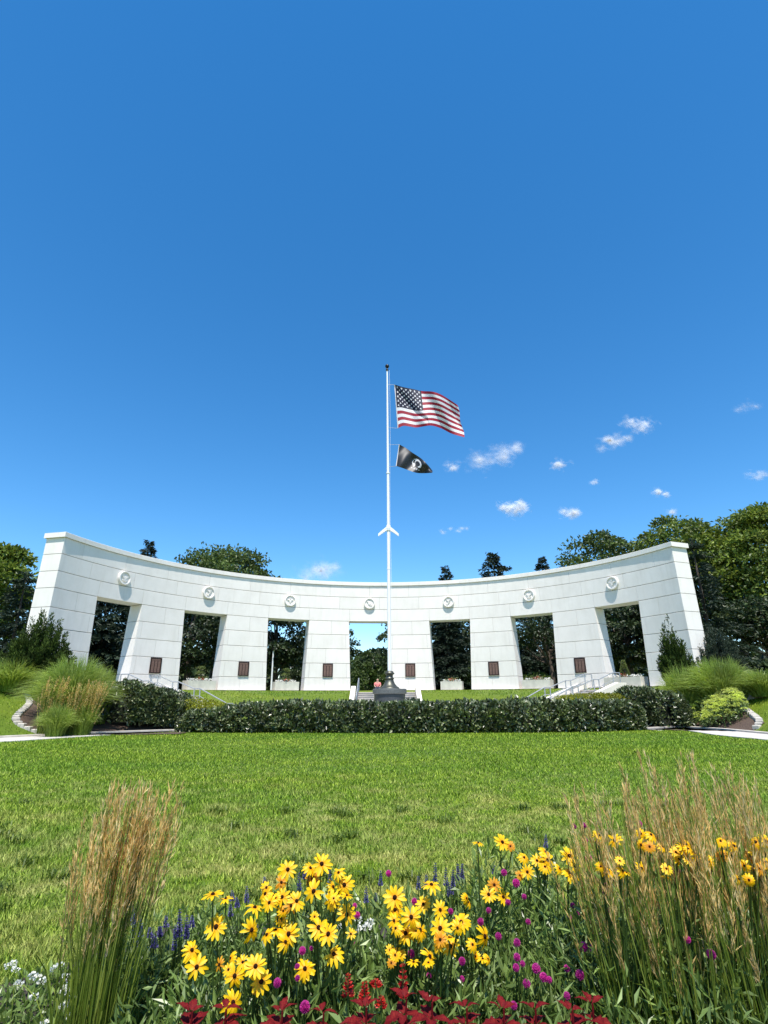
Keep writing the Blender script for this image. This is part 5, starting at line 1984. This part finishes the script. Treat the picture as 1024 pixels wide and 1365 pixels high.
for gi, (cx_, cy_, Yp, lab) in enumerate(GPL):
    fs = gp_[gi]
    if not fs:
        continue
    rg = np.random.default_rng(500 + gi)
    fx = np.mean([f[0] for f in fs])
    b0 = at(fx, 1250, Yp)
    foot = np.array([b0[0], Yp + 0.05, 0.02])
    t = thing('globe_amaranth', lab, 'flower', foot, group=GG)
    lowz = 1
    for (px, py, dpx) in fs:
        Yf = Yp - (py - cy_) * 0.001
        p = at(px, py, Yf)
        lowz = min(lowz, p[2])
        fw = Yf * cp + (p[2] - EYE) * sp
        R_ = dpx * fw / 733.1 / 2 * 0.95
        q = Buf()
        m = 120
        k = np.arange(m) + .5
        ph = np.arccos(1 - 2 * k / m)
        th_ = PI * (1 + 5 ** .5) * k
        d = np.stack([np.cos(th_) * np.sin(ph), np.sin(th_) * np.sin(ph), np.cos(ph)], 1)
        flakes(q, p + d * R_ * .55 * [1, 1, 1.1], d + [0, 0, .5], R_ * .55, R_ * .34, tint=np.clip(.3 + .4 * rg.random(m) + .2 * d[:, 2], 0, 1), up=d, rng=rg)
        lathe(q, [(0, -.6 * R_), (.5 * R_, -.35 * R_), (.62 * R_, 0), (.5 * R_, .4 * R_), (0, .62 * R_)], tuple(p), 8, tint=.25)
        put(q, 'flower_head', M['pink'], t)
        q = Buf()
        tube(q, [foot + [rg.normal() * .03, rg.normal() * .03, 0], (foot + p) / 2 + [rg.normal() * .02, 0, .04], p - [0, 0, R_ * .5]], [0.0026, 0.0022, 0.0018], 5, tint=rg.random())
        put(q, 'stem', M['stem'], t, True)
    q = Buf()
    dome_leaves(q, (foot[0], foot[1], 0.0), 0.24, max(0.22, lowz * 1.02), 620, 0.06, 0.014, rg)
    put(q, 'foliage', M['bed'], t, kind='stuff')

# blue salvia ---------------------------------------------------------------------------
SAL = []
for x, y, h in ((600, 430, 110), (510, 440, 70), (540, 480, 70), (710, 360, 80), (925, 350, 120), (960, 300, 80), (185, 590, 150), (100, 600, 80), (60, 660, 70), (225, 665, 90), (260, 600, 80), (20, 720, 90), (500, 530, 80), (160, 660, 90)):
    SAL.append((*zA(x, y), h / 4.654))
for x, y, h in ((185, 320, 110), (500, 330, 100), (410, 430, 110), (468, 450, 60), (840, 290, 120), (905, 320, 120), (980, 290, 110), (1005, 290, 100), (925, 400, 100), (950, 330, 110), (785, 350, 90), (735, 360, 90)):
    SAL.append((*zB(x, y), h / 4.654))
for x, y, h in ((595, 100, 85), (48, 300, 130), (78, 290, 110), (20, 330, 110), (275, 280, 60), (360, 280, 50), (10, 410, 60)):
    SAL.append((*zC(x, y), h / 4.654))
for x, y, h in ((710, 890, 190), (740, 850, 120), (790, 885, 60), (845, 880, 60), (820, 935, 70), (945, 830, 160), (920, 920, 120), (985, 845, 120), (700, 800, 90)):
    SAL.append((x / 3.957, 1020 + y / 3.957, h / 3.957))
SPL = [(180, 1240, 2.75, 'blue salvia with dark spikes against the left tall grass'), (212, 1240, 2.8, 'blue salvia of small scattered spikes right of the left tall grass'),
       (243, 1235, 2.8, 'blue salvia with the darkest violet spike left of the yellow flowers'), (318, 1198, 3.0, 'blue salvia behind the flat side-on yellow flower'),
       (400, 1172, 3.1, 'blue salvia behind the highest flowers of the left yellow cluster'), (445, 1170, 3.1, 'blue salvia just right of the topmost yellow flower'),
       (497, 1182, 3.1, 'blue salvia of faint spikes between the two yellow clusters'), (575, 1168, 3.2, 'blue salvia behind the side-on flower of the middle cluster'),
       (608, 1168, 3.2, 'blue salvia row of tall spikes right of the middle cluster'), (668, 1160, 3.2, 'blue salvia of two small spikes below the tall-stemmed rudbeckias'),
       (728, 1122, 3.3, 'blue salvia with one spike among the right-hand rudbeckias')]
gs_ = {i: [] for i in range(len(SPL))}
for f in SAL:
    gs_[int(np.argmin([(f[0] - r[0]) ** 2 + (f[1] - r[1]) ** 2 for r in SPL]))].append(f)
GS = 'blue salvias along the back of the bed'


def spike(q_, p0, p1, R_, m, rg):
    s = rg.random(m)
    a_ = rg.random(m) * 2 * PI
    ax = p1 - p0
    r = R_ * (1 - .65 * s)
    d = np.stack([np.cos(a_), np.sin(a_), .5 + 0 * a_], 1)
    # florets sit in whorls
    s = (np.floor(s * 9) + .25 * rg.random(m)) / 9
    flakes(q_, p0 + ax * s[:, None] + d * r[:, None] * .3, d, r * .9, r * .55, tint=rg.random(m), rng=rg)


for gi, (cx_, cy_, Yp, lab) in enumerate(SPL):
    fs = gs_[gi]
    if not fs:
        continue
    rg = np.random.default_rng(700 + gi)
    b0 = at(np.mean([f[0] for f in fs]), 1250, Yp)
    foot = np.array([b0[0], Yp + 0.05, 0.02])
    t = thing('blue_salvia', lab, 'flower', foot, group=GS)
    lowz = 1
    for (px, py, hp) in fs:
        p1, p0 = at(px, py - hp / 2, Yp), at(px, py + hp / 2, Yp)
        lowz = min(lowz, p0[2])
        q = Buf()
        spike(q, p0, p1, 0.0135, 120, rg)
        put(q, 'flower_spike', M['blue'], t)
        q = Buf()
        tube(q, [foot + [rg.normal() * .03, 0, 0], (foot + p0) / 2 + [rg.normal() * .01, 0, 0.02], p0, p1], [0.003, 0.0026, 0.002, 0.001], 5)
        put(q, 'stem', M['stem'], t, True)
    q = Buf()
    dome_leaves(q, (foot[0], foot[1], 0), 0.22, max(.2, lowz * 1.02), 480, 0.07, 0.018, rg)
    put(q, 'foliage', M['bed'], t, kind='stuff')

# scarlet salvia ------------------------------------------------------------------------
for gi, (px, py, hp, lab) in enumerate(((464, 1313, 34, 'dark scarlet salvia spike left of the brighter one'), (486, 1322, 30, 'scarlet salvia spike with pale lower florets, second from the left'),
                                        (537, 1306, 50, 'tallest scarlet salvia spike below the middle yellow cluster'), (508, 1336, 16, 'small scarlet salvia spike just above the dark red leaves'), (501, 1311, 10, 'tiny scarlet salvia bud between the taller spikes'))):
    rg = np.random.default_rng(800 + gi)
    Yp = 2.08
    p1, p0 = at(px, py - hp / 2, Yp), at(px, py + hp / 2, Yp)
    foot = np.array([p0[0], Yp + .03, 0.02])
    t = thing('scarlet_salvia', lab, 'flower', foot, group='scarlet salvias low in the middle of the bed')
    q = Buf()
    m = int(26 + hp * 1.6)
    s = rg.random(m)
    a_ = rg.random(m) * 2 * PI
    d = np.stack([np.cos(a_), np.sin(a_), .35 + 0 * a_], 1)
    r = 0.0125 * (1.1 - .7 * s)
    s = (np.floor(s * 6) + .3 * rg.random(m)) / 6
    flakes(q, p0 + (p1 - p0) * s[:, None] + d * r[:, None] * .3, d, r * 1.5, r * .75, tint=rg.random(m), rng=rg, fold=.4)
    put(q, 'flower_spike', M['red'], t)
    q = Buf(); tube(q, [foot, (foot + p0) / 2 + [.01, 0, .01], p0, p1], [0.0032, .003, .0025, .001], 5); put(q, 'stem', M['stem'], t, True)
    q = Buf(); dome_leaves(q, (foot[0], foot[1], 0), .13, max(.2, p0[2] * .95), 170, 0.065, 0.024, rg); put(q, 'foliage', M['bed'], t, kind='stuff')

# coleus --------------------------------------------------------------------------------
def coleus_leaf(seed):
    rg = np.random.default_rng(seed)
    K = 8
    V, T = [], []
    w_ = [0.05, .30, .44, .46, .40, .30, .17, .01]
    for i in range(K):
        s = i / (K - 1)
        z = 0.10 * math.sin(PI * s) - 0.34 * s ** 2
        se = 1.0 + (0.14 if i % 2 else -0.10)
        for j, c in enumerate((-1, -.5, 0, .5, 1)):
            e = abs(c) == 1
            V.append((s + (0.05 if e and i % 2 else 0), c * w_[i] * 0.62 * (se if e else 1), z + (0.05 if e else 0.055 if abs(c) == .5 else 0) + 0.018 * rg.normal()))
            T.append(0.75 - .35 * abs(c) + .15 * rg.normal())
    F_ = [(i * 5 + j, (i + 1) * 5 + j, (i + 1) * 5 + j + 1, i * 5 + j + 1) for i in range(K - 1) for j in range(4)]
    q_ = Buf()
    q_.add(V, np.array(F_), 0, np.clip(T, 0, 1))
    return q_.mesh('leaf', M['coleus'], True)


COL = [coleus_leaf(i) for i in range(3)]
CPL = [(250, 1366, 'dark red coleus at the left end of the red row'), (296, 1362, 'dark red coleus below the drooping yellow flower'), (372, 1366, 'dark red coleus left of centre at the bottom edge'), (428, 1366, 'dark red coleus under the magenta heads of the left cluster'),
       (486, 1360, 'dark red coleus under the second scarlet spike'), (540, 1347, 'tallest dark red coleus, under the tallest scarlet spike'), (575, 1353, 'dark red coleus with spread leaves just right of the tallest scarlet spike'), (622, 1360, 'dark red coleus right of centre at the bottom edge'),
       (672, 1362, 'dark red coleus under the single magenta head'), (715, 1362, 'dark red coleus beneath the bright pair of magenta heads'), (765, 1364, 'dark red coleus at the right end of the red row'), (792, 1354, 'small reddish coleus in the foot of the right-hand grass')]
for ci, (px, py, lab) in enumerate(CPL):
    Yp = 1.93 + 0.04 * (ci % 2)
    c = at(px, py, Yp)
    foot = np.array([c[0], Yp + .02, 0.02])
    t = thing('coleus', lab, 'plant', foot, group='dark red coleus along the front of the bed')
    rr_ = random.Random(40 + ci)
    Hc = c[2] - 0.02
    q = Buf()
    tube(q, [foot, foot + [0, 0, Hc * .6], foot + [.005, 0, Hc + .02]], [.006, .005, .003], 6)
    put(q, 'stem', M['coleus'], t, True)
    for tier in range(4):
        for k in range(5 if tier else 3):
            a_ = rr_.random() * .5 + k * 2 * PI / 5 + tier * .7
            o = link('leaf', COL[rr_.randrange(3)], t)
            L_ = (0.036, 0.055, 0.068, 0.07)[tier] * rr_.uniform(.8, 1.2)
            o.matrix_local = (Matrix.Translation((0, 0, Hc + 0.02 - tier * .04)) @ Matrix.Rotation(a_, 4, 'Z') @ Matrix.Translation((.006, 0, 0)) @
                              Matrix.Rotation(rr_.uniform(-.75, -.1) + .22 * tier, 4, 'Y') @ Matrix.Rotation(rr_.uniform(-.3, .3), 4, 'X') @ Matrix.Scale(L_, 4))

# filler: narrow-leaved bedding between the named plants
rng = np.random.default_rng(31)
q = Buf()
for k in range(90):
    px = 150 + 690 * rng.random()
    Yp = 1.95 + 1.5 * rng.random() ** 1.2
    x = at(px, 1250, Yp)[0]
    htop = np.interp(Yp, [1.95, 2.2, 2.6, 3.4], [0.30, 0.36, 0.38, 0.30]) * (0.8 + .35 * rng.random())
    dome_leaves(q, (x, Yp, 0.0), 0.2, htop, 420, 0.05, 0.012, rng)
for k in range(95):
    px = 800 + (330 if k < 45 else 900) * rng.random()
    Yp = 2.0 + 1.6 * rng.random()
    x = at(px, 1250, Yp)[0]
    dome_leaves(q, (x, Yp, 0.0), 0.22, 0.30 + .1 * rng.random(), 260, 0.065, 0.014, rng)
q.build('bedding_foliage', M['bed'], kind='stuff')

# white alyssum at the bottom left
for k, (px, py, w_, lab) in enumerate(((20, 1335, .26, 'low white-flowered mat in the bottom left corner'), (62, 1300, .22, 'small white-flowered mat left of the tall straw grass'), (84, 1340, .2, 'low white-flowered mat against the foot of the left tall grass'), (470, 1243, .13, 'small patch of white flowers in the gap between the yellow clusters'))):
    rg = np.random.default_rng(900 + k)
    z_ = 0.10 if k < 3 else 0.42
    c = at_z(px, py, z_)
    t = thing('white_alyssum', lab, 'flower', (c[0], c[1], 0.0), group='white alyssum mats')
    q = Buf(); dome_leaves(q, (c[0], c[1], 0), w_, z_ * 1.0, 420, 0.04, 0.016, rg); put(q, 'foliage', M['bed'], t, kind='stuff')
    q = Buf()
    for j in range(10):
        g = np.array([c[0] + rg.normal() * w_ * .5, c[1] + rg.normal() * w_ * .5, z_ + .01 * rg.normal() + .01])
        m = 22
        d = unit(rg.normal(size=(m, 3)))
        flakes(q, g + d * .013 * [1, 1, .5], d + [0, 0, .8], 0.011, 0.011, rng=rg)
    put(q, 'flower_clusters', M['alyssum'], t, kind='stuff')

# tall feather reed grasses framing the bed
GRR = 'tall feather reed grasses in the foreground'


def fg_reed(px, Y, n, hmin, hmax, spread, lean, seed, label, **kw):
    x = at(px, 1250, Y)[0]
    reed_clump('feather_reed_grass', label, (x, Y), 0.02, n, hmin, hmax, spread, lean, seed, group=GRR, **kw)


fg_reed(114, 2.42, 36, 0.60, 0.86, 0.045, 0.01, 1, 'left sheaf of the tall straw grass at the left of the bed', rbase=.07, plume_frac=.85)
fg_reed(134, 2.38, 52, 0.72, 0.98, 0.045, 0.055, 2, 'middle and tallest sheaf of the straw grass at the left of the bed', rbase=.07, plume_frac=.85)
fg_reed(152, 2.44, 48, 0.66, 0.98, 0.05, 0.105, 3, 'right sheaf of the left straw grass, leaning towards the yellow flowers', rbase=.07, plume_frac=.85)
fg_reed(50, 2.35, 16, 0.25, 0.45, 0.12, 0.0, 4, 'few short green blades left of the straw grass', plume_frac=0.0, rbase=.12)
for k, (px, Y, n, h0_, h1_, ln_, lab) in enumerate(((838, 2.35, 62, .58, .96, -.06, 'leftmost clump of the right-hand straw grass, beside the magenta pair'), (872, 2.5, 62, .58, .90, -.03, 'second clump from the left of the right-hand straw grass'),
                                               (908, 2.25, 56, .62, .92, .0, 'clump in the middle of the right-hand straw grass'), (942, 2.55, 70, .70, 1.06, -.04, 'tallest clump of the right-hand straw grass'),
                                               (978, 2.35, 68, .64, .98, .02, 'clump right of the tallest in the right-hand straw grass'), (1014, 2.2, 56, .62, .98, -.02, 'clump of straw grass cut by the right edge of the photo'),
                                               (1062, 2.45, 60, .66, 1.0, -.05, 'straw grass reaching in from beyond the right edge'))):
    fg_reed(px, Y, n, h0_, h1_, .13, ln_, 20 + k, lab, rbase=.11, plume_frac=.5)

# ------------------------------------------------------------------ clouds: small puffs of cloud flakes, far off
def cloud_mat():
    m, n, pb, out = new_mat('cloud_flakes')
    d = n.nodes.new('ShaderNodeBsdfDiffuse')
    d.inputs[0].default_value = (0.97, 0.97, 0.97, 1)
    t = n.nodes.new('ShaderNodeBsdfTranslucent')
    t.inputs[0].default_value = (0.97, 0.97, 0.97, 1)
    mx = n.nodes.new('ShaderNodeMixShader')
    n.links.new(d.outputs[0], mx.inputs[1])
    n.links.new(t.outputs[0], mx.inputs[2])
    tr = n.nodes.new('ShaderNodeBsdfTransparent')
    a = n.nodes.new('ShaderNodeAttribute')
    a.attribute_name = 'tint'
    m2 = n.nodes.new('ShaderNodeMixShader')
    n.links.new(a.outputs['Fac'], m2.inputs[0])
    n.links.new(tr.outputs[0], m2.inputs[1])
    n.links.new(mx.outputs[0], m2.inputs[2])
    n.links.new(m2.outputs[0], out.inputs[0])
    n.nodes.remove(pb)
    return m


M['cloud'] = cloud_mat()


def cloud(px, py, wpx, hpx, dens, seed, label, tilt=0.0, wisp=1.0):
    rg = np.random.default_rng(seed)
    D_ = 3600.0
    c = at(px, py, D_)
    k = (D_ * cp + c[2] * sp) / 733.1
    t_n = int(60 + 7 * wpx)
    nc = max(3, int(wpx / 4))
    cc = np.stack([(rg.random(nc) - .5) * wpx, rg.normal(size=nc) * hpx * .18, rg.normal(size=nc) * wpx * .2], 1)
    cc[:, 1] += cc[:, 0] * tilt
    i = rg.integers(0, nc, t_n)
    sz = (0.10 + .16 * rg.random(nc)) * hpx
    off = rg.normal(size=(t_n, 3)) * (sz[i] * 1.15)[:, None] * [1.5, .9, 1]
    P_ = (cc[i] + off)
    L_ = hpx * k * (0.20 + .22 * rg.random(t_n)) * wisp
    W_ = np.stack([c[0] + P_[:, 0] * k, D_ + P_[:, 2] * k, c[2] - P_[:, 1] * k], 1)
    fade = np.exp(-(np.linalg.norm(off, axis=1) / (sz[i] * 1.6)) ** 2)
    q_ = Buf()
    # irregular six-sided flakes, loosely facing all ways
    n_ = unit(rg.normal(size=(t_n, 3)) + np.array([0, -1.2, .6]))
    a1 = unit(np.cross(n_, rg.normal(size=(t_n, 3))))
    a2 = np.cross(n_, a1)
    V_ = []
    for j in range(6):
        r_ = L_ * (.6 + .6 * rg.random(t_n))
        V_.append(W_ + a1 * (r_ * math.cos(j * PI / 3))[:, None] + a2 * (r_ * math.sin(j * PI / 3))[:, None])
    V_ = np.stack([W_] + V_, 1).reshape(-1, 3)
    f_ = (np.arange(t_n) * 7)[:, None, None] + np.array([[0, 1 + j, 1 + (j + 1) % 6] for j in range(6)])[None]
    tv = np.zeros((t_n, 7))
    tv[:, 0] = 0.5 * dens * (.4 + .6 * fade)
    q_.add(V_, f_.reshape(-1, 3), 0, tv.ravel())
    o = bpy.data.objects.new('cloud', None)
    me = q_.mesh('cloud', M['cloud'], True)
    o = link('cloud', me)
    tag(o, label, 'cloud', 'small clouds in the blue sky')


for k, (px, py, wpx, hpx, dn, tl, lab) in enumerate((
        (662, 609, 58, 22, .24, -.25, 'ragged cloud of several wisps right of the black flag'), (684, 677, 32, 15, .75, -.05, 'small bright solid cloud below the ragged one'),
        (761, 684, 22, 14, .55, 0, 'small puffy cloud above the wall, right of the bright solid one'), (853, 566, 20, 16, .5, .3, 'highest puff of the diagonal row on the right'),
        (820, 587, 42, 16, .3, -.3, 'thin puffs below the highest puff of the diagonal row'), (741, 620, 18, 12, .4, -.3, 'small thin puff between the ragged cloud and the diagonal row'),
        (882, 658, 14, 10, .6, 0, 'tiny bright puff above the right-hand trees'), (790, 645, 14, 7, .3, 0, 'faint speck of cloud in the middle of the right sky'),
        (427, 760, 56, 20, .22, -.3, 'faint wisps low over the wall, left of the flagpole'), (604, 624, 10, 14, .3, 0, 'tiny wisp just right of the black flag'),
        (1004, 635, 24, 13, .2, 0, 'pale wisps at the right edge above the trees'), (995, 543, 28, 12, .1, -.3, 'faint streak high at the right edge'),
        (895, 682, 14, 9, .3, 0, 'faint puff just over the right-hand trees'), (606, 706, 34, 8, .2, 0, 'faint specks low in the sky right of the flagpole arms'))):
    cloud(px, py, wpx, hpx, dn, 40 + k, lab, tl)
